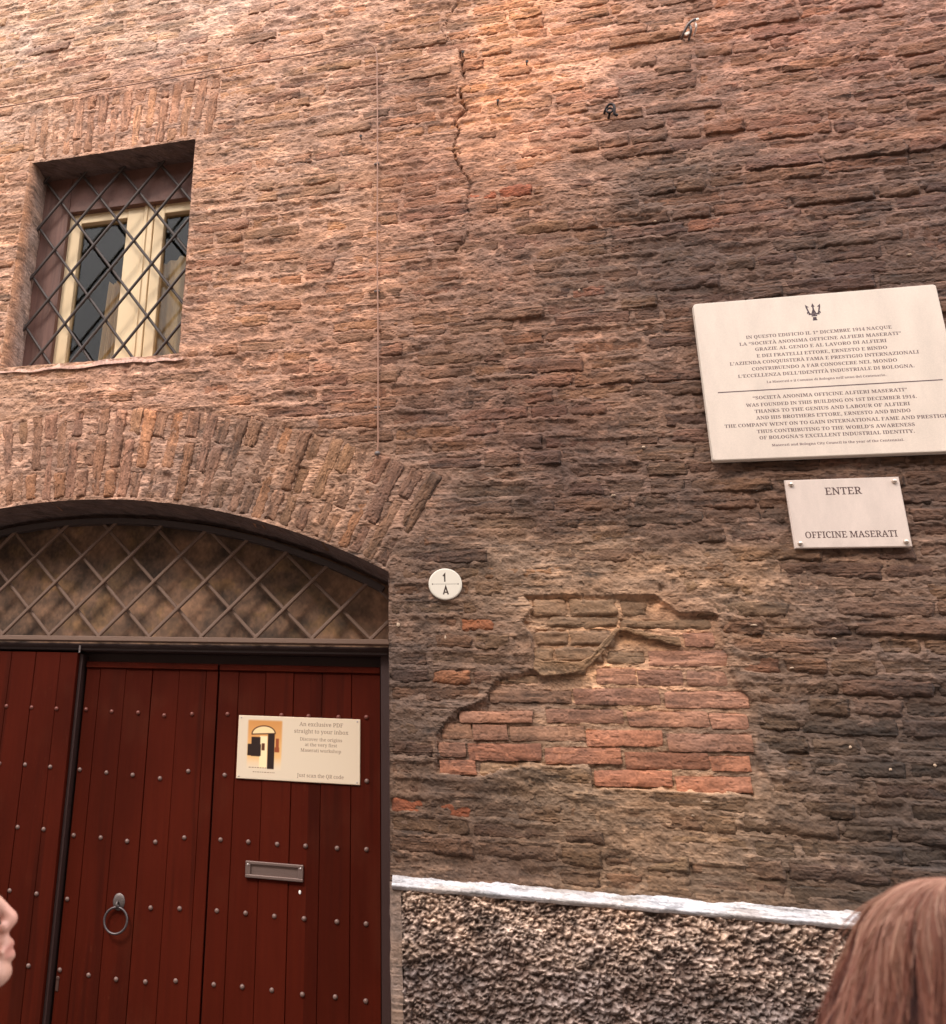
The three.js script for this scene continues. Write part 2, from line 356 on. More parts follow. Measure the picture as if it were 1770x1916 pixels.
// ---------------------------------------------------------------- the wall
const wall = thing('brick_wall', 'old eroded brick facade, pinkish on the left and sooty brown on the right', 'wall');
const list = [];                                        // every loose brick: {o, size}
const camPos = camera.position, FWD = new THREE.Vector3(0, 0, -1).applyQuaternion(camera.quaternion), INV = camera.quaternion.clone().invert();
function toPx(x, y, z = 0) { Q.set(x, y, z).sub(camPos).applyQuaternion(INV); return [372.4 + 1650 * Q.x / -Q.z, 958 - 1650 * Q.y / -Q.z]; }
const ORANGE = [[945, 370, 196, 92, 52], [865, 1170, 188, 116, 66], [853, 1271, 176, 118, 72], [869, 1511, 176, 96, 52], [1330, 427, 158, 104, 74], [1080, 552, 165, 108, 80], [1420, 1245, 150, 92, 60], [1650, 55, 168, 120, 88], [1560, 45, 160, 106, 76]].map(([px, py, r, g, b]) => { const p = W(px, py), t = tone(...p); return [...p, lin3(r, g, b).map((v, i) => mix(v * TONE * 0.8, t[i] * 1.1, i ? 0.55 : 0.35))]; });
const HEADER = 0.128, STRETCH = 0.268, PITCH = 0.0615;
const hidden = (x, y) => inDoor(x, y) || inWin(x, y) || inRing(x, y) || inLintel(x, y) || inPoly(x, y, PATCH) || (x > ARC.x1 - 0.01 && y < 1.398);
for (let k = -29; k < 78; k++) {
  const yc = 1.818 + k * PITCH, h = 0.0525;
  if (yc < 0.02) continue;
  const ok = (x) => ![-0.4, -0.1, 0.2, 0.42].some((f) => hidden(x, yc + f * h));
  let x = -3.6 - rnd() * 0.2, run = null;
  const runs = []; for (let q = -3.6; q < 3.0; q += 0.004) { if (ok(q)) { if (!run) runs.push(run = [q, q]); run[1] = q; } else run = null; }
  for (const [a, b] of runs) {
    if (b - a < 0.03) continue;
    x = a + (a > -3.59 ? 0 : -rnd() * 0.2);
    while (x < b - 0.02) {
      let L = rnd() < 0.42 ? HEADER * rr(0.92, 1.12) : rnd() < 0.88 ? STRETCH * rr(0.93, 1.06) : rr(0.08, 0.2);
      if (b - x - L < 0.06) L = Math.min(b - x, L + 0.08); if (x + L > b) L = b - x;
      const gap = rr(0.005, 0.013), cx = x + L / 2, drift = 0.008 * (vn(cx * 1.3, k * 5.7) - 0.5) + rr(-0.0025, 0.0025);
      let own = null; for (const [ox, oy, c] of ORANGE) if (Math.abs(oy - yc) < PITCH / 2 && ox > x && ox < x + L) own = c;
      if (own) L = Math.min(L, HEADER * 1.05);
      if (L - gap > 0.025) {
        const lost = rnd() < 0.05 ? -0.007 : 0;
        const mx = x + L / 2; list.push({ cx: mx, cy: yc + drift, L: L - gap, h: h * rr(0.9, 1.05), ang: rr(-0.008, 0.008), zoff: rr(-0.0035, 0.004) + lost - 0.002 * (1 - deepJoint(cx)), tint: own ? [1, 1, 1] : brickTint(), own, soft: rr(0.7, 1.25) });
      }
      x += L;
    }
  }
}
// size in the photograph: the 300 largest in view become parts, the others one mass
for (const b of list) {
  const [px, py] = toPx(b.cx, b.cy), [qx] = toPx(b.cx + b.L, b.cy), [, qy] = toPx(b.cx, b.cy + b.h);
  const onPlaque = b.cx > 0.9 && b.cx < 1.62 && b.cy > 2.84 && b.cy < 3.43, onSign = b.cx > 1.1 && b.cx < 1.39 && b.cy > 2.52 && b.cy < 2.73;
  b.inView = px > -150 && px < 1920 && py > -150 && py < 2066;
  b.size = px > 10 && px < 1760 && py > 10 && py < 1900 && !onPlaque && !onSign ? Math.abs(qx - px) * Math.abs(qy - py) : 0;
}
list.sort((a, b) => b.size - a.size);
const rest = [];
list.forEach((b, i) => {
  b.coarse = !b.inView; layUnder(b);
  const g = brickGeo(b);
  if (i < 300) part(numbered('brick'), g, masonry, wall, [b.cx, b.cy, 0]); else rest.push(g.translate(b.cx, b.cy, 0));
});
part('brickwork', mergeGeometries(rest), masonry, wall).userData.kind = 'stuff';

// bricks of the bare, repaired patch beside the door, each where it stands: left, right, top, bottom in the close-up
{
  const rowsText = `t 545 710 305 380; t 718 945 305 382; t 957 1090 310 382; t 620 950 388 440; t 960 1390 402 448; t 560 715 455 525; t 725 930 455 525; r 1265 1410 465 530; t 550 650 535 605; t 656 880 535 605; t 900 1090 550 612; r 1100 1475 548 620; t 575 800 610 662; r 850 1040 630 705; r 1046 1260 640 712; r 1280 1470 645 715; t 385 575 660 706; b 345 735 735 795; r 742 1150 727 803; r 1175 1575 742 820; r 200 550 835 890; r 610 980 825 890; r 1000 1385 835 907; r 1392 1575 847 920; b 120 260 895 965; r 266 430 900 970; b 440 795 907 977; o 801 1165 927 1000; r 1185 1590 945 1027; r 100 230 985 1050; o 240 590 990 1070; o 605 970 1010 1085; o 986 1385 1032 1110; o 1391 1580 1047 1120; o 105 280 1065 1137; o 840 1215 1117 1190; o 1225 1590 1147 1225; t 300 480 1080 1140; t 620 815 1105 1185`;
  const COL = { t: [158, 122, 92], r: [164, 117, 93], b: [156, 115, 90], o: [178, 118, 89] };
  for (const s of rowsText.split(';')) {
    const [kind, ...n] = s.trim().split(' '), [a, b, c, d] = n.map(Number), X = (p) => 780 + p / 2.529, Y = (p) => 1000 + p / 2.529;
    const l = W(X(a), Y((c + d) / 2)), r = W(X(b), Y((c + d) / 2)), t = W(X((a + b) / 2), Y(c)), u = W(X((a + b) / 2), Y(d));
    const crust = kind === 't' && (a + b) / 2 < 900 && c < 620 && c > 300, k = rr(0.88, 1.12);
    const own = lin3(...COL[kind].map((v) => v * k)).map((v) => v * TONE * 1.0);
    const o = { cx: (l[0] + r[0]) / 2, cy: (t[1] + u[1]) / 2,  L: r[0] - l[0] - 0.002, h: t[1] - u[1], ang: Math.atan2(r[1] - l[1], r[0] - l[0]) * 0.9, zoff: (crust ? 0.004 : -0.0045) + rr(-0.002, 0.003), own, crisp: kind === 't' ? 0.55 : 1, soft: 0.5, round: kind === 't' ? 0.006 : 0.0022, wob: kind === 't' ? 0.9 : 0.45, back: 0.08, cell: 0.01, sx: rr(-0.003, 0.003), sy: rr(-0.03, 0.03) };
    layUnder(o); part(numbered('exposed_brick'), brickGeo(o), masonryWorn, wall, [o.cx, o.cy, 0]);
  }
  // the hard crust of old mortar on the upper left of the patch, with its broken lower lip
  const ol = [[545, 585], [560, 640], [600, 668], [700, 660], [790, 640], [850, 580], [910, 510], [950, 455], [985, 455], [1100, 490], [1245, 525], [1235, 495], [1060, 462], [990, 448], [940, 452], [880, 515], [820, 585], [780, 606], [600, 606]].map(([a, b]) => W(780 + a / 2.529, 1000 + b / 2.529));
  const fine = []; ol.forEach((p, i) => { const q = ol[(i + 1) % ol.length], n = Math.max(1, Math.round(Math.hypot(q[0] - p[0], q[1] - p[1]) / 0.006)); for (let k = 0; k < n; k++) { const x = mix(p[0], q[0], k / n), y = mix(p[1], q[1], k / n); fine.push(new THREE.Vector2(x + 0.006 * (vn(x * 50, y * 50) - 0.5), y + 0.007 * (vn(x * 50 + 40, y * 60) - 0.5))); } });
  const sh = new THREE.Shape(fine);
  const g = new THREE.ExtrudeGeometry(sh, { depth: 0.022, bevelEnabled: true, bevelSize: 0.004, bevelThickness: 0.006, bevelSegments: 3, curveSegments: 8 }).translate(0, 0, -0.018);
  const p = g.attributes.position, c = new Float32Array(p.count * 3), uv = new Float32Array(p.count * 2), t0 = lin3(148, 114, 84).map((v) => v * TONE * MAPGAIN);
  for (let i = 0; i < p.count; i++) { const x = p.getX(i), y = p.getY(i); p.setZ(i, p.getZ(i) + 0.008 * (vn(x * 30, y * 30) - 0.5)); c.set(t0, i * 3); uv.set(wallUV(x, y), i * 2); }
  g.setAttribute('color', new THREE.BufferAttribute(c, 3)); g.setAttribute('uv', new THREE.BufferAttribute(uv, 2));
  part('mortar_crust', g, masonry, wall);
}

// relieving arch over the door: rings of bricks on edge, each course one and a half bricks deep
{
  const arch = new THREE.Group(); arch.name = 'brick_arch'; wall.add(arch);
  const n = 45;
  for (let i = 0; i < n; i++) {
    const a = -ringA + (i + 0.5) * 2 * ringA / n, parts = i % 2 ? [[0.008, 0.268], [0.282, 0.408]] : [[0.008, 0.13], [0.144, 0.408]];
    for (const [r0, r1] of parts) {
      const R = ARC.r + (r0 + r1) / 2 + rr(-0.006, 0.006), th = a + rr(-0.004, 0.004), cx = ARC.cx + R * Math.sin(th), cy = ARC.cy + R * Math.cos(th);
      const wdt = 2 * ringA / n * R - rr(0.010, 0.02), q = rnd(), k = Math.exp(rr(-0.2, 0.22));
      const tint = q < 0.14 ? [k * 1.25, k * 1.12, k * 0.95] : [k, k * rr(0.96, 1.02), k * rr(0.94, 1.04)];
      const o = { cx, cy, L: r1 - r0 - 0.004, h: wdt, ang: Math.PI / 2 - th, zoff: rr(-0.005, 0.006), tint, soft: rr(0.8, 1.2), back: 0.12, cell: 0.009, wob: 1.1 }, g = brickGeo(o); layUnder(o);
      part(numbered('voussoir'), g, masonry, arch, [cx, cy, 0]);
    }
  }
}
// flat arch of bricks on end above the window
{
  const flat = new THREE.Group(); flat.name = 'window_lintel'; wall.add(flat);
  const n = 16;
  for (let i = 0; i < n; i++) {
    const f = (i + 0.5) / n - 0.5, th = f * 0.2, parts = i % 2 ? [[0.01, 0.262], [0.274, 0.35]] : [[0.01, 0.09], [0.103, 0.35]];
    for (const [r0, r1] of parts) {
      const r = (r0 + r1) / 2, cx = -1.495 + f * 0.96 + r * Math.sin(th), cy = WIN.y1 + r, k = Math.exp(rr(-0.14, 0.2)), q = rnd();
      const o = { cx, cy, L: r1 - r0 - 0.004, h: 0.96 / n - rr(0.009, 0.016), ang: Math.PI / 2 - th, zoff: rr(-0.005, 0.003), tint: q < 0.2 ? [k * 1.12, k * 1.1, k * 1.0] : [k, k * 0.97, k * 0.95], soft: rr(0.9, 1.3), back: 0.08, cell: 0.011 }, g = brickGeo(o); layUnder(o);
      part(numbered('soldier_brick'), g, masonry, flat, [cx, cy, 0]);
    }
  }
}
// mortar: one relief sheet behind and between the bricks, with the openings cut out
function mortarSheet(x0, x1, y0, y1, d, xs = [], ys = []) {
  const cut = (a, b, keep) => { const n = Math.round((b - a) / d), o = []; for (let i = 0; i <= n; i++) o.push(a + (b - a) * i / n); for (const k of keep) if (k > a && k < b) { let m = 0; for (let i = 1; i < o.length; i++) if (Math.abs(o[i] - k) < Math.abs(o[m] - k)) m = i; o[m] = k; } return o; };
  const X = cut(x0, x1, xs), Y = cut(y0, y1, ys), nx = X.length, ny = Y.length;
  const P = new Float32Array(nx * ny * 3), U = new Float32Array(nx * ny * 2), C = new Float32Array(nx * ny * 3), I = [];
  for (let j = 0; j < ny; j++) for (let i = 0; i < nx; i++) {
    const x = X[i]; let y = Y[j]; const ya = archY(x); if (ya > 0 && Math.abs(y - ya) <= d * 0.5) y = ya;
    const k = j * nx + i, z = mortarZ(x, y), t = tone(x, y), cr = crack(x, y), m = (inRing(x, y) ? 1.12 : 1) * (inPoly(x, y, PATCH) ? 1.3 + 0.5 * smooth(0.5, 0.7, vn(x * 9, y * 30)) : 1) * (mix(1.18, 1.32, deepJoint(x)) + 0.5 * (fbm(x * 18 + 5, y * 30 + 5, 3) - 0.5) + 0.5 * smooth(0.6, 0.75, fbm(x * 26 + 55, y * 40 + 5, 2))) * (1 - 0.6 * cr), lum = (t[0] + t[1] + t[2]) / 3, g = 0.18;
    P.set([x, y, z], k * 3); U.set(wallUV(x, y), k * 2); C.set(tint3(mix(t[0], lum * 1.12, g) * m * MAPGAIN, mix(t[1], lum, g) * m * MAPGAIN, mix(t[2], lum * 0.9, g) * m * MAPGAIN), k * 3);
  }
  const gone = (a, b, c) => { const x = (P[a * 3] + P[b * 3] + P[c * 3]) / 3, y = (P[a * 3 + 1] + P[b * 3 + 1] + P[c * 3 + 1]) / 3; return inWin(x, y) || (x > ARC.x0 && x < ARC.x1 && y < archY(x)); };
  for (let j = 0; j < ny - 1; j++) for (let i = 0; i < nx - 1; i++) {
    const a = j * nx + i, b = a + 1, c = a + nx, e = c + 1;
    if (X[i] >= ARC.cx) { if (!gone(a, b, c)) I.push(a, b, c); if (!gone(b, e, c)) I.push(b, e, c); } else { if (!gone(a, b, e)) I.push(a, b, e); if (!gone(a, e, c)) I.push(a, e, c); }
  }
  const g = new THREE.BufferGeometry();
  g.setAttribute('position', new THREE.BufferAttribute(P, 3)); g.setAttribute('uv', new THREE.BufferAttribute(U, 2)); g.setAttribute('color', new THREE.BufferAttribute(C, 3)); g.setIndex(I); g.computeVertexNormals(); return g;
}
part('mortar', mergeGeometries([
  mortarSheet(-2.62, 2.15, 1.38, 5.75, MD, [ARC.x1, WIN.x0 - 0.022, WIN.x1], [WIN.y0, WIN.y1]),
  mortarSheet(-3.6, -2.62, 0, 6.6, 0.05, [ARC.x0]), mortarSheet(2.15, 3.0, 1.38, 6.6, 0.05), mortarSheet(-2.62, 2.15, 5.75, 6.6, 0.05),
]), masonry, wall);

// reveals of the two openings
function reveal(f, n, depth0, depth1, c, rough = 0.008) {   // f(t) -> [x, y, nx, ny] along the edge, normal into the opening
  const m = 16;
  return gridGeo(n, m, (i, j) => {
    const t = i / n, [x, y, ax, ay] = f(t), z = mix(depth0, depth1, j / m), d = rough * (fbm(t * n * 0.32 + ax * 9, z * 26 + ay * 5, 3) - 0.5) * Math.min(1, j / 2 + 0.25), k = (0.85 + 0.5 * (fbm(t * n * 0.2 + 8, z * 18 + 3, 3) - 0.4)) * MAPGAIN;
    return { p: [x + ax * d, y + ay * d, z], uv: [t * n * 0.0035 + z, z * 0.3 + t * n * 0.003], c: c.map((v) => clamp(v * k)) };
  });
}
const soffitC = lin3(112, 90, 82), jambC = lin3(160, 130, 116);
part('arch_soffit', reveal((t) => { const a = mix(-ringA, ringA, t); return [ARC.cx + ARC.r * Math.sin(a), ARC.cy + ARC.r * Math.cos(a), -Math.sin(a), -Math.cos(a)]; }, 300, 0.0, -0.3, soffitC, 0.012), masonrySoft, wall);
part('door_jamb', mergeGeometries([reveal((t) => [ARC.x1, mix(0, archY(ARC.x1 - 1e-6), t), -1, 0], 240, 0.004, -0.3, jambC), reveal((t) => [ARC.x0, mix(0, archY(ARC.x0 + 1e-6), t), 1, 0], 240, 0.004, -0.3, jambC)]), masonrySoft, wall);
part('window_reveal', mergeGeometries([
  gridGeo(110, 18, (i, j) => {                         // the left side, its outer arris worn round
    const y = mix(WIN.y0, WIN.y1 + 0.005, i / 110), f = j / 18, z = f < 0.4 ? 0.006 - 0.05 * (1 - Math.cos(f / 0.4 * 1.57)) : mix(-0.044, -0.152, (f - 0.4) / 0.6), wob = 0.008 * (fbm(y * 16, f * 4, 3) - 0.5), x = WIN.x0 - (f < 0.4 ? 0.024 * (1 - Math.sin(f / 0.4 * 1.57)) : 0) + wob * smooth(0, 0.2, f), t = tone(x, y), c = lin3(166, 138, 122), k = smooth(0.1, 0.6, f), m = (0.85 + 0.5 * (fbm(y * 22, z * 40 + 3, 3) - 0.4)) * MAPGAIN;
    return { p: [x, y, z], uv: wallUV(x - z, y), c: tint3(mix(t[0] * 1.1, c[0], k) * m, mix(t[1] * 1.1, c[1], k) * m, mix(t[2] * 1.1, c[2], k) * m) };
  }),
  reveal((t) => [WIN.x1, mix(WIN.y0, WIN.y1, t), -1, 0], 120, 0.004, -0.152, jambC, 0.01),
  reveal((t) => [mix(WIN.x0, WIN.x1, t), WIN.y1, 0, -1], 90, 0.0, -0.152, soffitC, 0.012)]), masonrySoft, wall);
part('window_sill', gridGeo(90, 14, (i, j) => {
  const t = i / 90, x = mix(WIN.x0 - 0.02, WIN.x1 + 0.02, t), z = mix(0.012, -0.16, j / 14), e = 0.02 * (fbm(x * 9, 3, 3) - 0.5);
  return { p: [x, WIN.y0 + e * (j < 3 ? 1 : 0.4) - (j === 0 ? 0.03 : 0) + 0.012 * j / 14, z], uv: wallUV(x, 3.4 + z), c: lin3(205, 160, 140).map((v) => clamp(v * TONE * MAPGAIN)) };
}), masonry, wall);
// the wall's thickness behind its face
part('wall_core', mergeGeometries([box(-3.6, WIN.x0, 0, 6.6, -0.5, -0.32), box(WIN.x1, 3.0, 0, 6.6, -0.5, -0.32), box(WIN.x0, WIN.x1, 0, WIN.y0, -0.5, -0.32), box(WIN.x0, WIN.x1, WIN.y1, 6.6, -0.5, -0.32)]),
  new THREE.MeshStandardMaterial({ color: lin(110, 84, 70), roughness: 1 }), wall);

// crumbs of old limewash left on the bricks
{
  const m = new THREE.MeshStandardMaterial({ color: lin(180, 154, 130), roughness: 0.95 });
  const spots = '1203 838 6 4;833 1193 3 7;1147 928 8 3;1225 415 5 3;1700 478 6 3;1590 1398 4 4;1665 1440 4 4;1748 1432 4 5;1322 1500 16 5;1030 470 5 3;1440 250 9 2;1610 172 14 2;560 604 24 2;1083 545 4 5;915 420 4 3;880 168 3 3;1085 165 6 3;1560 1195 8 3;1480 1250 6 3;745 1170 6 8;1296 1525 6 4;1410 1170 10 3';
  for (const s of spots.split(';')) {
    const [px, py, w, h] = s.split(' ').map(Number), [x, y] = W(px, py), g = new THREE.SphereGeometry(1, 12, 8), p = g.attributes.position;
    for (let i = 0; i < p.count; i++) { const k = 0.7 + 0.6 * vn(p.getX(i) * 2 + px, p.getY(i) * 2 + py); p.setXYZ(i, p.getX(i) * k * w * 0.00105, p.getY(i) * k * h * 0.00105, p.getZ(i) * 0.004); }
    g.computeVertexNormals(); part(numbered('limewash_crumb'), g, m, wall, [x, y, und(x, y) + 0.004]);
  }
}

// ---------------------------------------------------------------- rough-cast plinth with its white ledge
{
  const plinth = thing('rough_cast_plinth', 'rough-cast stone-coloured plinth along the wall foot beside the door', 'plinth');
  const m = new THREE.MeshStandardMaterial({ vertexColors: true, roughness: 0.95, map: wallMap, bumpMap: wallBump, bumpScale: 0.008 });
  const chip = (x, y, n, o) => {                        // crushed-stone chips thrown on wet render: the highest of the tilted lumps round a point
    const u = x * n + o, v = y * n * 1.15 + o * 3, xi = Math.floor(u), yi = Math.floor(v); let best = -9, tone = 0;
    for (let j = -1; j < 2; j++) for (let i = -1; i < 2; i++) {
      const h = (((yi + j) & 255) << 8) + ((xi + i) & 255), a = NT[h], b = NT[(h * 5 + 1013) & 65535], c = NT[(h * 11 + 77) & 65535], e = NT[(h * 3 + 4001) & 65535], dx = xi + i + a - u, dy = yi + j + b - v, t = c * 6.3, p = dx * Math.cos(t) + dy * Math.sin(t), q = -dx * Math.sin(t) + dy * Math.cos(t);
      const z = 0.35 + 0.9 * e - Math.max(Math.abs(p) * 0.9 + q * 0.35, Math.abs(q) * 1.7 - p * 0.3, Math.hypot(p, q) * 0.9); if (z > best) { best = z; tone = c; }
    }
    return [clamp(best, -0.3, 1.2), tone];
  };
  let chipTone = 0.5;
  const rz = (x, y) => {
    const q = x + 0.006 * (vn(x * 90, y * 90 + 9) - 0.5), s = y + 0.006 * (vn(x * 90 + 30, y * 90) - 0.5), [a, ta] = chip(q, s, 54, 3.3), [b, tb] = chip(q, s, 96, 8.7), k = vn(x * 22, y * 22);
    chipTone = mix(ta, tb, 0.5);
    return 0.018 + 0.023 * Math.max(a, b * 0.75 + 0.25 * k) + 0.012 * (fbm(x * 14, y * 14, 2) - 0.5) + 0.004 * (vn(x * 210, y * 210) - 0.5);
  };
  const face = (x0, x1, y0, y1, d) => gridGeo(Math.round((x1 - x0) / d), Math.round((y1 - y0) / d), (i, j) => {
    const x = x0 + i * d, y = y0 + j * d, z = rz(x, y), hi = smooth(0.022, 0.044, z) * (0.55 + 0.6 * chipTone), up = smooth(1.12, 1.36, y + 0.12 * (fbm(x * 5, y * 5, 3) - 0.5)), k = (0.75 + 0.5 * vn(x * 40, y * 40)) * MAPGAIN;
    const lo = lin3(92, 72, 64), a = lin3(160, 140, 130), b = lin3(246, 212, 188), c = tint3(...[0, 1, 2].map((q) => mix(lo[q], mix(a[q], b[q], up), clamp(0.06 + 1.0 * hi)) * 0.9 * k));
    return { p: [x, y, z], uv: wallUV(x, y), c };
  });
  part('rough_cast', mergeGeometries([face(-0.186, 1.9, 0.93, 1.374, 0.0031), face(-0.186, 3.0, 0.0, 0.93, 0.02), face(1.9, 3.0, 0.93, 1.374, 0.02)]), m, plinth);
  const ledgeM = new THREE.MeshStandardMaterial({ vertexColors: true, roughness: 0.8, bumpMap: wallBump, bumpScale: 0.004, map: wallMap });
  part('white_ledge', gridGeo(420, 18, (i, j) => {
    const x = -0.216 + i * 3.2 / 420, n = fbm(x * 6, 4, 3) - 0.5, wav = smooth(0.75, 1.0, x) * 0.02 * (vn(x * 9 + 2, 3) - 0.3), f = j / 18;
    // from the wall face down the slope to the lip, then under
    let y, z;
    if (f < 0.72) { const t = f / 0.72; y = mix(1.426 + 0.014 * n + wav, 1.385, t) - 0.004 * Math.sin(t * 3.1) + 0.006 * (fbm(x * 22, t * 3 + 8, 2) - 0.5); z = mix(-0.012, 0.046, t) + 0.006 * (fbm(x * 12 + 40, t * 3, 2) - 0.5); }
    else { const t = (f - 0.72) / 0.28; y = 1.385 - 0.016 * Math.sin(t * 1.57) - 0.004 * (vn(x * 30, 1) - 0.5) * t; z = 0.046 + 0.004 * Math.cos(t * 1.57) - 0.016 * t * t; }
    const dirt = smooth(0.46, 0.74, fbm(x * 10 + 3, f * 5 + x * 2, 3) + (f < 0.12 ? 0.2 * (1 - f / 0.12) : 0)), c = [0.70, 0.655, 0.65].map((v, q) => clamp(mix(v, [0.34, 0.26, 0.22][q], dirt * 0.62) * MAPGAIN * 0.72));
    return { p: [x, y, z], uv: wallUV(x, 1.2 + f * 0.1), c };
  }), ledgeM, plinth);
  part('edge_strip', gridGeo(8, 160, (i, j) => { const x = -0.224 + i * 0.036 / 8, y = j * 1.392 / 160; return { p: [x + (i === 8 ? 0.006 * vn(y * 40, 3) : i === 0 ? 0.004 * (vn(y * 30, 8) - 0.5) : 0), y, i === 0 ? 0.018 : 0.036 + 0.004 * (fbm(x * 60, y * 30, 2) - 0.5)], uv: wallUV(x, y), c: lin3(150, 124, 108).map((v) => clamp(v * 0.7 * MAPGAIN * (0.8 + 0.4 * fbm(y * 14, x * 60, 2)))) }; }), ledgeM, plinth);
  part('plinth_core', box(-0.222, 3.0, 0, 1.375, -0.3, 0.018), new THREE.MeshStandardMaterial({ color: lin(120, 100, 90), roughness: 1 }), plinth);
}

// ---------------------------------------------------------------- the door: three leaves of studded planks, the left one standing forward
// old red paint: browned, dusty, streaked by rain
let doorMap;
{
  const n = 1024, c = new Uint8Array(n * n * 4), A = lin3(75, 22, 9), B = lin3(63, 17, 6), D = lin3(86, 42, 27), K = lin3(43, 12, 5);
  for (let j = 0; j < n; j++) for (let i = 0; i < n; i++) {
    const x = i / n * 2.4, y = j / n * 2.4, f = smooth(0.3, 0.7, fbm(x * 2.6, y * 1.4, 4)), drip = smooth(0.62, 0.8, fbm(x * 26, y * 1.1 + 9, 3)), dust = smooth(0.6, 0.86, fbm(x * 7 + 30, y * 5, 4)) * 0.4 + 0.5 * smooth(0.83, 0.9, vn(x * 150, y * 60)) * smooth(0.5, 0.7, fbm(x * 3, y * 3 + 50, 2)), grain = 0.9 + 0.2 * fbm(x * 130, y * 6, 2), o = (j * n + i) * 4;
    for (let q = 0; q < 3; q++) c[o + q] = toS(mix(mix(mix(B[q], A[q], f), D[q], dust * 0.5), K[q], drip * 0.45) * grain); c[o + 3] = 255;
  }
  doorMap = byteTex(n, c, true);
}
const redPaint = new THREE.MeshPhysicalMaterial({ name: 'red_paint', color: 0xffffff, roughness: 0.66, map: doorMap, bumpMap: paintBump, bumpScale: 0.001, specularIntensity: 0.12 });
const redPaint2 = redPaint.clone(); redPaint2.color.setRGB(0.94, 0.92, 0.9);
const redPaint3 = redPaint.clone(); redPaint3.color.setRGB(1, 1.0, 1.0);
const darkWood = new THREE.MeshStandardMaterial({ color: new THREE.Color().setRGB(0.035, 0.012, 0.009), roughness: 0.6, bumpMap: paintBump, bumpScale: 0.001 });
const studM = new THREE.MeshStandardMaterial({ color: new THREE.Color().setRGB(0.19, 0.115, 0.095), roughness: 0.52, metalness: 0.3 });
const studShaded = new THREE.MeshStandardMaterial({ color: new THREE.Color().setRGB(0.17, 0.05, 0.035), roughness: 0.4, metalness: 0.2 });  // top-row studs, darkened and reddened for the shade under the arch
const ironM = new THREE.MeshStandardMaterial({ color: new THREE.Color().setRGB(0.16, 0.13, 0.12), roughness: 0.45, metalness: 0.8, bumpMap: paintBump, bumpScale: 0.001 });
const steelM = new THREE.MeshStandardMaterial({ color: new THREE.Color().setRGB(0.5, 0.44, 0.42), roughness: 0.32, metalness: 0.9 });
const door = thing('plank_door', 'dark red studded plank door with three leaves under the brick arch', 'door', [ARC.cx, 0, -0.265]);
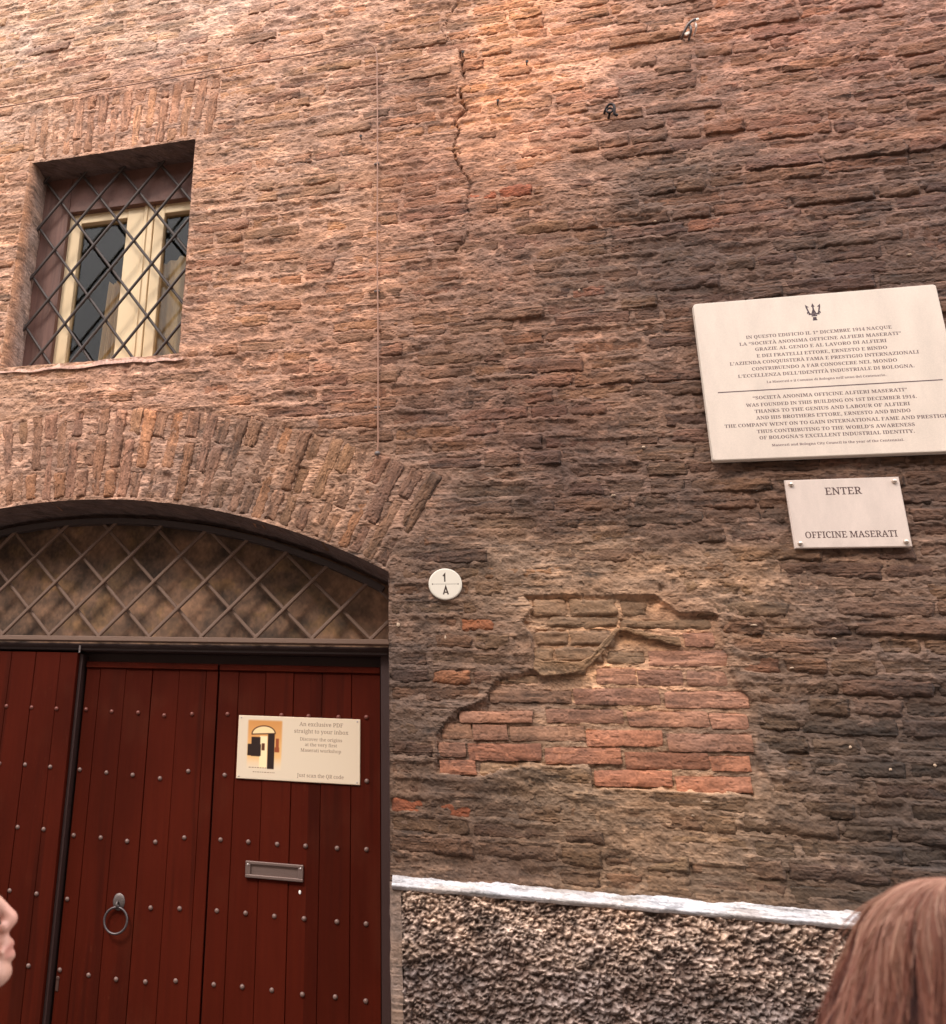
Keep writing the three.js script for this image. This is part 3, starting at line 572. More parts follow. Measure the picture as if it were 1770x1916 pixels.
{
  const ox = ARC.cx, LZ = 0;                            // leaf faces in the door's own frame
  const planks = [];
  const uvBox = (g, k) => { const p = g.attributes.position, u = new Float32Array(p.count * 2); for (let i = 0; i < p.count; i++) { u[i * 2] = p.getX(i) / 2.4 + k; u[i * 2 + 1] = p.getY(i) / 2.4 + (k * 7 % 1) * 0.06; } g.setAttribute('uv', new THREE.BufferAttribute(u, 2)); return g; };
  function plank(leaf, x0, x1, y0, y1, z) {             // a board with bevelled long edges
    const s = new THREE.Shape(), b = 0.0022, w = x1 - x0 - 0.0012, t = 0.034;
    s.moveTo(-w / 2, -t); s.lineTo(w / 2, -t); s.lineTo(w / 2, -b); s.lineTo(w / 2 - b * 0.7, 0); s.lineTo(-w / 2 + b * 0.7, 0); s.lineTo(-w / 2, -b); s.closePath();
    const g = new THREE.ExtrudeGeometry(s, { depth: y1 - y0, bevelEnabled: false }).rotateX(-Math.PI / 2);
    g.scale(1, 1, -1); // rotateX turns the board's face backwards: face it to the street
    const idx = g.index; if (!idx) { const p = g.attributes.position; for (let i = 0; i < p.count; i += 3) for (let c = 0; c < 3; c++) { const a = p.array[(i + 1) * 3 + c]; p.array[(i + 1) * 3 + c] = p.array[(i + 2) * 3 + c]; p.array[(i + 2) * 3 + c] = a; } g.computeVertexNormals(); }
    const m = part(numbered('plank'), uvBox(g, (x0 + 3) / 2.4), [redPaint, redPaint2, redPaint3][Math.floor(rnd() * 3)], leaf, [(x0 + x1) / 2 - ox, y0, z + rr(-0.0012, 0.0012)]);
    m.rotation.z = rr(-0.0005, 0.0005); return m;
  }
  const studG = new THREE.SphereGeometry(0.0088, 14, 8, 0, Math.PI * 2, 0, Math.PI / 2).rotateX(Math.PI / 2).scale(1, 1, 0.85);
  const stud = (leaf, x, y, z, red) => part(numbered('stud'), studG, red ? studShaded : studM, leaf, [x - ox + rr(-0.002, 0.002), y + rr(-0.002, 0.002), z]);
  function leafOf(edges, y1, z, trim) {
    const leaf = new THREE.Group(); leaf.name = numbered('door_leaf'); door.add(leaf);
    for (let i = 0; i < edges.length - 1; i++) plank(leaf, edges[i], edges[i + 1], 0.02, y1 - (trim ? 0.026 : 0), z);
    if (trim) part('top_rail', rbox(edges[0] - ox, edges[edges.length - 1] - ox - 0.001, y1 - 0.025, y1, z - 0.036, z + 0.008, 0.003), redPaint3, leaf);
    return leaf;
  }
  const rows = [1.937, 1.705, 1.467, 1.220, 0.977];
  const right = leafOf([-0.912, -0.831, -0.721, -0.609, -0.497, -0.384, -0.275], 2.133, LZ, true);
  for (const [k, y] of rows.entries()) for (const [q, x] of [-0.872, -0.766, -0.656, -0.548, -0.432, -0.326].entries()) { if (k === 0 && q === 1) continue; if (k === 1 && q > 0 && q < 5) continue; stud(right, x, y + q * 0.001, LZ, k === 0); }
  const mid = leafOf([-1.492, -1.428, -1.314, -1.197, -1.082, -0.967, -0.918], 2.133, LZ, true);
  const drop = [[0, -0.006, -0.008, -0.013, -0.004], [-0.010, -0.018, -0.021, -0.025, 0.005], [-0.022, -0.023, -0.028, -0.025, 0.0], [-0.010, null, null, -0.012, -0.003], [-0.015, -0.02, -0.023, -0.022, -0.006]];
  for (const [k, y] of rows.entries()) for (const [q, x] of [-1.476, -1.36, -1.248, -1.133, -1.018].entries()) if (drop[k][q] !== null) stud(mid, x, y + drop[k][q], LZ, k === 0);
  const left = leafOf([-2.14, -2.05, -1.936, -1.822, -1.708, -1.594, -1.516], 2.162, LZ + 0.05, false);
  for (const [k, y] of rows.entries()) for (const x of [-2.05, -1.93, -1.815, -1.70, -1.586]) stud(left, x, y - 0.006 + (k === 3 ? 0.01 : 0), LZ + 0.05, k === 0);
  const far = leafOf([-2.66, -2.56, -2.456, -2.35, -2.245, -2.146], 2.162, LZ + 0.05, false);
  for (const y of rows) for (const x of [-2.6, -2.5, -2.4, -2.295, -2.195]) stud(far, x, y, LZ + 0.05);
  part('shaded_gap_strip', rbox(-1.5165 - ox, -1.503 - ox, 0.02, 2.16, -0.04, 0.028, 0.002), darkWood, door);  // dark strip standing in for the shaded gap between the leaves
  part('door_frame', mergeGeometries([box(-0.272 - ox, -0.224 - ox, 0, 2.2, -0.05, 0.022), box(-2.716 - ox, -2.664 - ox, 0, 2.2, -0.05, 0.06), box(-2.716 - ox, -0.224 - ox, 2.174, 2.205, -0.05, 0.03), box(-2.716 - ox, -0.224 - ox, 2.0, 2.174, -0.05, -0.036), box(-0.9178 - ox, -0.9125 - ox, 0.02, 2.13, -0.05, -0.02)]), darkWood, door);
  part('frame_bead', rbox(-2.71 - ox, -0.245 - ox, 2.176, 2.184, 0.03, 0.037, 0.002), new THREE.MeshStandardMaterial({ color: new THREE.Color().setRGB(0.06, 0.04, 0.04), roughness: 0.4 }), door);
  part('bolt', new THREE.CylinderGeometry(0.005, 0.004, 0.03, 8).translate(-1.512 - ox, 2.178, 0.046), steelM, door);
  // letter slot
  const lb = new THREE.Group(); lb.name = 'letter_slot'; door.add(lb); lb.position.set(-0.662 - ox, 1.374, 0);
  const bronze = new THREE.MeshStandardMaterial({ color: new THREE.Color().setRGB(0.20, 0.135, 0.115), roughness: 0.42, metalness: 0.55, bumpMap: paintBump, bumpScale: 0.0008 });
  const W2 = 0.1085, H2 = 0.0295;
  part('slot_frame', mergeGeometries([rbox(-W2, W2, H2 - 0.012, H2, 0, 0.013, 0.003), rbox(-W2, W2, -H2, -H2 + 0.012, 0, 0.013, 0.003), rbox(-W2, -W2 + 0.02, -H2 + 0.011, H2 - 0.011, 0, 0.0125, 0.003), rbox(W2 - 0.02, W2, -H2 + 0.011, H2 - 0.011, 0, 0.0125, 0.003)]), bronze, lb);
  part('slot_flap', rbox(-W2 + 0.0185, W2 - 0.0185, -H2 + 0.0105, H2 - 0.0105, 0.0, 0.005, 0.0015), bronze, lb);
  part('screw', new THREE.SphereGeometry(0.0042, 10, 6).scale(1, 1, 0.5).translate(W2 - 0.010, H2 - 0.0135, 0.013), steelM, lb);
  part('screw', new THREE.SphereGeometry(0.0042, 10, 6).scale(1, 1, 0.5).translate(-W2 + 0.010, H2 - 0.0135, 0.013), steelM, lb);
  // ring knocker
  const kn = new THREE.Group(); kn.name = 'ring_knocker'; door.add(kn); kn.position.set(-1.262 - ox, 1.206, 0);
  part('back_plate', new THREE.LatheGeometry([[0.0, 0.006], [0.016, 0.0055], [0.024, 0.003], [0.027, 0.0]].map(([a, b]) => new THREE.Vector2(a, b)), 24).rotateX(Math.PI / 2).scale(0.9, 1.15, 1).translate(0, 0.012, 0), ironM, kn);
  part('eye', mergeGeometries([new THREE.TorusGeometry(0.010, 0.0042, 10, 20).rotateY(Math.PI / 2).translate(0, 0.003, 0.014), rod([0, 0.003, 0], [0, 0.003, 0.008], 0.006, 10)]), ironM, kn);
  part('ring', new THREE.TorusGeometry(0.046, 0.0046, 12, 56).rotateX(-0.16).translate(0.0, -0.052, 0.0185), new THREE.MeshStandardMaterial({ color: new THREE.Color().setRGB(0.11, 0.09, 0.09), roughness: 0.4, metalness: 0.85 }), kn);
  // keyhole plate and a spot of white paint
  part('keyhole_plate', mergeGeometries([rbox(-0.006, 0.006, -0.024, 0.018, 0, 0.003, 0.0012), new THREE.SphereGeometry(0.008, 12, 8).scale(1, 1, 0.35).translate(0, 0.02, 0.002)]).translate(-1.482 - ox, 0.912, 0), new THREE.MeshStandardMaterial({ color: new THREE.Color().setRGB(0.09, 0.045, 0.035), roughness: 0.5, metalness: 0.4 }), door);
  part('paint_spot', new THREE.SphereGeometry(0.006, 12, 6).scale(0.8, 1.2, 0.25).translate(-0.566 - ox, 1.31, 0.001), new THREE.MeshStandardMaterial({ color: 0xf4ece6, roughness: 0.6 }), door);
}

// ---------------------------------------------------------------- diamond grille and stained board in the arch
const grilleM = new THREE.MeshStandardMaterial({ name: 'grille_iron', color: new THREE.Color().setRGB(0.17, 0.10, 0.068), roughness: 0.65, metalness: 0.1, bumpMap: paintBump, bumpScale: 0.001 });
const grilleDark = new THREE.MeshStandardMaterial({ color: new THREE.Color().setRGB(0.075, 0.055, 0.05), roughness: 0.55, metalness: 0.3 });
function barGeo(a, b, w, z) {                           // square bar laid flat against its neighbours
  const L = Math.hypot(b[0] - a[0], b[1] - a[1]);
  return new RoundedBoxGeometry(L, w, w, 2, w * 0.32).rotateZ(Math.atan2(b[1] - a[1], b[0] - a[0])).translate((a[0] + b[0]) / 2, (a[1] + b[1]) / 2, z);
}
function clipLine(x0, y0, s, inside, span = 3) {        // part of the line y = y0 + s (x - x0) that lies inside
  let a = null, b = null;
  for (let q = -span; q <= span; q += 0.004) { const x = x0 + q, y = y0 + s * q; if (inside(x, y)) { if (!a) a = [x, y]; b = [x, y]; } }
  return a && Math.hypot(b[0] - a[0], b[1] - a[1]) > 0.04 ? [a, b] : null;
}
{
  const g = thing('transom_grille', 'rusty iron diamond grille filling the arch above the red door', 'grille', [ARC.cx, 2.215, -0.2]);
  const rin = ARC.r - 0.02, within = (x, y) => x > ARC.x0 + 0.012 && x < ARC.x1 - 0.012 && y > 2.222 && Math.hypot(x - ARC.cx, y - ARC.cy) < rin;
  const step = 0.2235, s = 1.03;
  for (let k = -14; k < 16; k++) {
    const x0 = -0.753 + k * step;
    for (const [sg, z] of [[1, 0.009], [-1, -0.007]]) {
      const c = clipLine(x0 + rr(-0.003, 0.003), 2.229, sg * s * rr(0.995, 1.005), within); if (!c) continue;
      part(numbered('bar'), barGeo([c[0][0] - ARC.cx, c[0][1] - 2.215], [c[1][0] - ARC.cx, c[1][1] - 2.215], 0.0145, z), grilleM, g);
    }
  }
  part('bottom_rail', rbox(-1.244, 1.244, -0.008, 0.012, -0.016, 0.02, 0.003), grilleM, g);
  const arcPts = []; for (let i = 0; i <= 80; i++) { const a = mix(-ringA, ringA, i / 80) * 0.985; arcPts.push([(ARC.r - 0.022) * Math.sin(a), ARC.cy + (ARC.r - 0.022) * Math.cos(a) - 2.215]); }
  const sh = new THREE.Shape(); arcPts.forEach(([x, y], i) => (i ? sh.lineTo(x, y) : sh.moveTo(x, y))); for (let i = 80; i >= 0; i--) { const [x, y] = arcPts[i], l = (ARC.r - 0.046) / (ARC.r - 0.022); sh.lineTo(x * l, (y + 2.215 - ARC.cy) * l + ARC.cy - 2.215); } sh.closePath();
  part('arched_frame', new THREE.ExtrudeGeometry(sh, { depth: 0.03, bevelEnabled: false }).translate(0, 0, -0.012), grilleDark, g);

  // board behind the bars, brown and blotched
  const n = 1024, bm = document.createElement('canvas'); bm.width = n; bm.height = 384; const cx = bm.getContext('2d'), im = cx.createImageData(n, 384);
  for (let j = 0; j < 384; j++) for (let i = 0; i < n; i++) {
    const x = i / 80, y = j / 80, a = fbm(x * 1.3, y * 1.5, 5), b = fbm(x * 4 + 9, y * 4, 4), c = fbm(x * 20, y * 14, 3), d = smooth(0.56, 0.7, fbm(x * 2.1 + 30, y * 2.3 + 8, 4));
    const L = clamp(0.62 + 0.62 * (a - 0.5) + 0.46 * (b - 0.5) + 0.25 * (c - 0.5), 0.2, 1.1), o = (j * n + i) * 4;
    im.data[o] = 255 * clamp(0.70 * L); im.data[o + 1] = 255 * clamp(0.525 * L); im.data[o + 2] = 255 * clamp(0.40 * L * (1 - 0.1 * d)); im.data[o + 3] = 255;
  }
  cx.putImageData(im, 0, 0);
  const t = new THREE.CanvasTexture(bm); t.colorSpace = THREE.SRGBColorSpace;
  const ps = new THREE.Shape(); ps.moveTo(-1.243, 0); for (let i = 0; i <= 60; i++) { const a = mix(-ringA, ringA, i / 60); ps.lineTo((ARC.r - 0.003) * Math.sin(a), ARC.cy + (ARC.r - 0.003) * Math.cos(a) - 2.205); } ps.lineTo(1.243, 0); ps.closePath();
  const pg = new THREE.ExtrudeGeometry(ps, { depth: 0.02, bevelEnabled: false }), pp = pg.attributes.position, u = new Float32Array(pp.count * 2);
  for (let i = 0; i < pp.count; i++) { u[i * 2] = (pp.getX(i) + 1.25) / 2.5; u[i * 2 + 1] = pp.getY(i) / 0.9; } pg.setAttribute('uv', new THREE.BufferAttribute(u, 2));
  const brd = part('board', pg, new THREE.MeshStandardMaterial({ map: t, roughness: 0.8, bumpMap: t, bumpScale: 0.004 }), scene, [ARC.cx, 2.205, -0.262]);
  brd.name = 'transom_infill'; brd.userData = { label: 'blotched brown board closing the arch behind the diamond grille', category: 'boarding' };
}

// ---------------------------------------------------------------- barred window
const cream = new THREE.MeshStandardMaterial({ name: 'cream_paint', color: new THREE.Color().setRGB(0.78, 0.58, 0.34), roughness: 0.55, bumpMap: paintBump, bumpScale: 0.0012 });
const brownWood = new THREE.MeshStandardMaterial({ name: 'brown_wood', color: new THREE.Color().setRGB(0.19, 0.085, 0.06), roughness: 0.7, map: paintMap, bumpMap: paintBump, bumpScale: 0.002 });
{
  const z0 = -0.2, wdw = thing('casement_window', 'cream casement window set deep behind a brown frame and iron bars', 'window', [-1.51, WIN.y0, z0]);
  const lx = (x) => x + 1.51, ly = (y) => y - WIN.y0;
  const lx2 = (x) => lx(x * 0.9927), ly2 = (y) => ly(1.6 + (y - 1.6) * 0.9927), X0 = lx(WIN.x0), X1 = lx(WIN.x1), Y1 = ly(WIN.y1);
  part('outer_frame', mergeGeometries([rbox(X0 - 0.01, lx(-1.782), -0.05, Y1 + 0.02, -0.02, 0.054, 0.004), rbox(lx(-1.7815), X1 + 0.03, ly(4.338), Y1 + 0.02, -0.02, 0.053, 0.004)]), brownWood, wdw);
  function sash(x0, x1, wl, wr) {
    const s = new THREE.Group(); s.name = numbered('sash'); wdw.add(s);
    const y0 = 0.02, y1 = ly2(4.366), zf = 0.024, t = 0.058;
    part('sash_frame', mergeGeometries([rbox(x0, x0 + wl, y0, y1, zf - 0.045, zf, 0.005), rbox(x1 - wr, x1, y0, y1, zf - 0.045, zf, 0.005), rbox(x0 + wl - 0.001, x1 - wr + 0.001, y1 - t, y1 - 0.0006, zf - 0.045, zf - 0.0015, 0.004), rbox(x0 + wl - 0.001, x1 - wr + 0.001, y0 + 0.0006, y0 + 0.075, zf - 0.045, zf - 0.0015, 0.004)]), cream, s);
    part('pane', box(x0 + wl - 0.006, x1 - wr + 0.006, y0 + 0.06, y1 - t + 0.006, zf - 0.03, zf - 0.026), new THREE.MeshPhysicalMaterial({ color: 0xe8e4dc, roughness: 0.06, transmission: 1, thickness: 0, ior: 1.5, specularIntensity: 0.4 }), s);
    return s;
  }
  sash(lx2(-1.80), lx2(-1.352), 0.066, 0.136);
  sash(lx2(-1.347), lx2(-0.96), 0.052, 0.062);
  part('closing_bead', rbox(lx2(-1.4), lx2(-1.382), 0.022, ly2(4.362), 0.02, 0.032, 0.003), cream, wdw);
  // thin curtains drawn towards the middle
  const cm = new THREE.MeshPhysicalMaterial({ color: new THREE.Color().setRGB(0.8, 0.64, 0.43), roughness: 1, transmission: 0.2, thickness: 0 });
  const curtain = (xa, xb, side) => part('curtain', gridGeo(70, 40, (i, j) => {
    const f = i / 70, v = j / 40, y = mix(0.0, ly(side < 0 ? 3.97 : 4.05), v), gather = side < 0 ? mix(1, 0.8, v) * (1 - 0.5 * smooth(0.9, 1, v) * f) : 1, x = side < 0 ? xb - (xb - xa) * (1 - f) * gather : mix(xa, xb, f);
    return { p: [x, y + 0.025 * Math.sin(f * 3.1) * (side > 0 ? v : 0), -0.045 + 0.010 * Math.sin(f * 38 + v * 1.2) + 0.008 * Math.sin(f * 17 + 2)], uv: [f, v], c: [1, 1, 1] };
  }), cm, wdw);
  curtain(lx(-1.585), lx(-1.47), -1); curtain(lx(-1.32), lx(-0.98), 1);
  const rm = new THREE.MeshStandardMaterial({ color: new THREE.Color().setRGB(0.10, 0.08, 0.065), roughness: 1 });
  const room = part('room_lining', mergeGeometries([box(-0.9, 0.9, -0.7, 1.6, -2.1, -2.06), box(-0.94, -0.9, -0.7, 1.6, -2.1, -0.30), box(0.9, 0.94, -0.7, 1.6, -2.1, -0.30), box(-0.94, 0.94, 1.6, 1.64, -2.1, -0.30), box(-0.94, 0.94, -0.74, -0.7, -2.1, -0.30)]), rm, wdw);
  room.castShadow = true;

  const g = thing('window_grille', 'black iron diamond grille fixed in the window opening', 'grille', [-1.51, WIN.y0, -0.118]);
  const within = (x, y) => x > WIN.x0 - 0.012 && x < WIN.x1 + 0.012 && y > WIN.y0 - 0.005 && y < WIN.y1 + 0.012;
  for (let k = -9; k < 10; k++) for (const [sg, z] of [[1, 0.005], [-1, -0.0052]]) {
    const c = clipLine(-1.4055 + k * 0.2045 + rr(-0.002, 0.002), 4.384, sg * 1.362, within); if (!c) continue;
    part(numbered('bar'), rod([lx(c[0][0]), ly(c[0][1]), z], [lx(c[1][0]), ly(c[1][1]), z], 0.0070, 10), new THREE.MeshStandardMaterial({ color: new THREE.Color().setRGB(0.055, 0.038, 0.032), roughness: 0.6, metalness: 0.2 }), g);
  }
}

// ---------------------------------------------------------------- plaques and signs
function canvasTex(w, h, draw) { const c = document.createElement('canvas'); c.width = w; c.height = h; const x = c.getContext('2d'); draw(x, w, h); const t = new THREE.CanvasTexture(c); t.colorSpace = THREE.SRGBColorSpace; return t; }
function mottle(x, w, h, a) { const im = x.getImageData(0, 0, w, h); for (let j = 0; j < h; j++) for (let i = 0; i < w; i++) { const o = (j * w + i) * 4, n = 1 + a * (fbm(i / 90, j / 260, 4) - 0.5) + a * 0.5 * (vn(i / 3, j / 3) - 0.5); for (let c = 0; c < 3; c++) im.data[o + c] = clamp(im.data[o + c] * n, 0, 255); } x.putImageData(im, 0, 0); }
// a slab with softly worn edges and the print on its face
function slab(w, h, d, r, tex, side, root, faceName = 'face', bodyName = 'slab') {
  const s = new THREE.Shape(), a = w / 2 - r, b = h / 2 - r;
  s.moveTo(-a - r, -b); s.lineTo(-a - r, b); s.quadraticCurveTo(-a - r, b + r, -a, b + r); s.lineTo(a, b + r); s.quadraticCurveTo(a + r, b + r, a + r, b); s.lineTo(a + r, -b); s.quadraticCurveTo(a + r, -b - r, a, -b - r); s.lineTo(-a, -b - r); s.quadraticCurveTo(-a - r, -b - r, -a - r, -b);
  const bev = Math.min(0.003, d * 0.3);
  part(bodyName, new THREE.ExtrudeGeometry(s, { depth: d - bev * 2, bevelEnabled: true, bevelSize: bev, bevelThickness: bev, bevelOffset: -bev, bevelSegments: 3 }).translate(0, 0, bev), side, root);
  const f = new THREE.ShapeGeometry(s, 8), p = f.attributes.position, u = f.attributes.uv, k = 1 - (bev * 2 + 0.0006) / Math.max(w, h);
  for (let i = 0; i < p.count; i++) { p.setXY(i, p.getX(i) * (1 - (bev * 2 + 0.0004) / w), p.getY(i) * (1 - (bev * 2 + 0.0004) / h)); p.setZ(i, d + 0.0006); u.setXY(i, p.getX(i) / w + 0.5, p.getY(i) / h + 0.5); }
  f.computeVertexNormals();
  part(faceName, f, tex, root);
}
{
  const w = 0.742, h = 0.613, K = 2000, cx0 = 1.242, y1 = 3.428;
  const tex = canvasTex(Math.round(w * K), Math.round(h * K), (x, cw, ch) => {
    x.fillStyle = 'rgb(210,192,176)'; x.fillRect(0, 0, cw, ch); mottle(x, cw, ch, 0.11);
    const Y = (y) => (y1 - y) * K, ink = 'rgba(62,38,40,0.93)';
    x.fillStyle = ink; x.textAlign = 'center'; x.textBaseline = 'middle';
    const line = (s, y, width, size, weight = 'bold') => { x.font = `${weight} ${size}px serif`; const m = x.measureText(s).width; x.save(); x.translate(cw / 2, Y(y)); x.scale(width * K / m, 1); x.fillText(s, 0, 0); x.restore(); };
    line('IN QUESTO EDIFICIO IL 1º DICEMBRE 1914 NACQUE', 3.2765, 0.439, 34);
    line('LA “SOCIETÀ ANONIMA OFFICINE ALFIERI MASERATI”', 3.251, 0.486, 34);
    line('GRAZIE AL GENIO E AL LAVORO DI ALFIERI', 3.227, 0.394, 34);
    line('E DEI FRATELLI ETTORE, ERNESTO E BINDO', 3.201, 0.390, 34);
    line('L’AZIENDA CONQUISTERÀ FAMA E PRESTIGIO INTERNAZIONALI', 3.1765, 0.563, 34);
    line('CONTRIBUENDO A FAR CONOSCERE NEL MONDO', 3.1515, 0.432, 34);
    line('L’ECCELLENZA DELL’IDENTITÀ INDUSTRIALE DI BOLOGNA.', 3.1265, 0.523, 34);
    line('La Maserati e il Comune di Bologna nell’anno del Centenario.', 3.0985, 0.353, 23);
    line('“SOCIETÀ ANONIMA OFFICINE ALFIERI MASERATI”', 3.041, 0.453, 34);
    line('WAS FOUNDED IN THIS BUILDING ON 1ST DECEMBER 1914.', 3.0145, 0.499, 34);
    line('THANKS TO THE GENIUS AND LABOUR OF ALFIERI', 2.990, 0.452, 34);
    line('AND HIS BROTHERS ETTORE, ERNESTO AND BINDO', 2.9655, 0.449, 34);
    line('THE COMPANY WENT ON TO GAIN INTERNATIONAL FAME AND PRESTIGE', 2.940, 0.647, 34);
    line('THUS CONTRIBUTING TO THE WORLD’S AWARENESS', 2.915, 0.456, 34);
    line('OF BOLOGNA’S EXCELLENT INDUSTRIAL IDENTITY.', 2.8915, 0.448, 34);
    line('Maserati and Bologna City Council in the year of the Centennial.', 2.8625, 0.380, 23);
    x.fillRect(cw / 2 - 0.33 * K, Y(3.069) - 4, 0.66 * K, 8);
    // trident emblem
    x.save(); x.translate(cw / 2, Y(3.357)); x.strokeStyle = x.fillStyle = 'rgb(58,34,40)'; x.lineWidth = 9; x.lineJoin = 'round';
    x.beginPath(); x.moveTo(0, 30); x.lineTo(0, -46); x.stroke();
    x.beginPath(); x.moveTo(0, -70); x.lineTo(-11, -42); x.lineTo(11, -42); x.closePath(); x.fill();
    x.beginPath(); x.moveTo(0, -34); x.lineTo(-17, 14); x.lineTo(-8, 14); x.lineTo(0, -8); x.lineTo(8, 14); x.lineTo(17, 14); x.closePath(); x.fill();
    for (const s of [-1, 1]) { x.beginPath(); x.moveTo(s * 4, 18); x.quadraticCurveTo(s * 26, 20, s * 31, -2); x.lineTo(s * 41, -44); x.stroke(); x.beginPath(); x.moveTo(s * 46, -62); x.lineTo(s * 24, -40); x.lineTo(s * 44, -38); x.closePath(); x.fill(); x.beginPath(); x.moveTo(s * 28, 6); x.lineTo(s * 40, -6); x.lineTo(s * 42, 14); x.closePath(); x.fill(); }
    x.fillRect(-34, 12, 68, 10); x.fillRect(-17, 24, 34, 11); x.fillRect(-11, 40, 22, 26); x.fillRect(-14, 58, 28, 9);
    x.restore();
  });
  const o = thing('commemorative_plaque', 'large pale stone plaque with a trident emblem and two texts', 'plaque', [cx0, y1 - h / 2, 0.012]);
  slab(w, h, 0.024, 0.012, new THREE.MeshStandardMaterial({ map: tex, roughness: 0.55 }), new THREE.MeshStandardMaterial({ color: lin(212, 196, 180), roughness: 0.6 }), o, 'inscription');
  for (const a of [-0.3, 0.3]) for (const b of [-0.2, 0.2]) part('fixing_block', new THREE.CylinderGeometry(0.012, 0.012, 0.04, 12).rotateX(Math.PI / 2), steelM, o, [a, b, -0.018]);
}
{
  const w = 0.3255, h = 0.238, K = 3000;
  const tex = canvasTex(Math.round(w * K), Math.round(h * K), (x, cw, ch) => {
    x.fillStyle = 'rgb(206,188,176)'; x.fillRect(0, 0, cw, ch); mottle(x, cw, ch, 0.11);
    x.fillStyle = 'rgb(70,46,44)'; x.textAlign = 'center'; x.textBaseline = 'middle';
    const line = (s, y, width, size) => { x.font = `${size}px serif`; const m = x.measureText(s).width; x.save(); x.translate(cw / 2, y * K); x.scale(width * K / m, 1); x.fillText(s, 0, 0); x.lineWidth = 2.5; x.strokeStyle = 'rgb(70,46,44)'; x.strokeText(s, 0, 0); x.restore(); };
    line('ENTER', 2.741 - 2.697, 0.104, 104); line('OFFICINE MASERATI', 2.741 - 2.548, 0.257, 88);
  });
  const o = thing('entrance_sign', 'small pale entrance plate with four screws below the big plaque', 'sign', [1.2405, 2.622, 0.012]);
  slab(w, h, 0.010, 0.002, new THREE.MeshStandardMaterial({ map: tex, roughness: 0.35, metalness: 0.0 }), new THREE.MeshStandardMaterial({ color: lin(205, 185, 172), roughness: 0.35, metalness: 0.3 }), o, 'print', 'plate');
  for (const [sx, sy] of [[-1, 1], [1, 1], [-1, -1], [1, -1]]) part('screw', new THREE.LatheGeometry([[0, 0.010], [0.0045, 0.0095], [0.0068, 0.006], [0.0072, 0]].map(([a, b]) => new THREE.Vector2(a, b)), 18).rotateX(Math.PI / 2), new THREE.MeshStandardMaterial({ color: new THREE.Color().setRGB(0.6, 0.5, 0.42), roughness: 0.3, metalness: 0.8 }), o, [sx * (w / 2 - 0.0165), sy * (h / 2 - 0.0165), 0.010]);
  for (const a of [-1, 1]) for (const b of [-1, 1]) part('spacer', new THREE.CylinderGeometry(0.006, 0.006, 0.03, 10).rotateX(Math.PI / 2), steelM, o, [a * (w / 2 - 0.0165), b * (h / 2 - 0.0165), -0.012]);
}
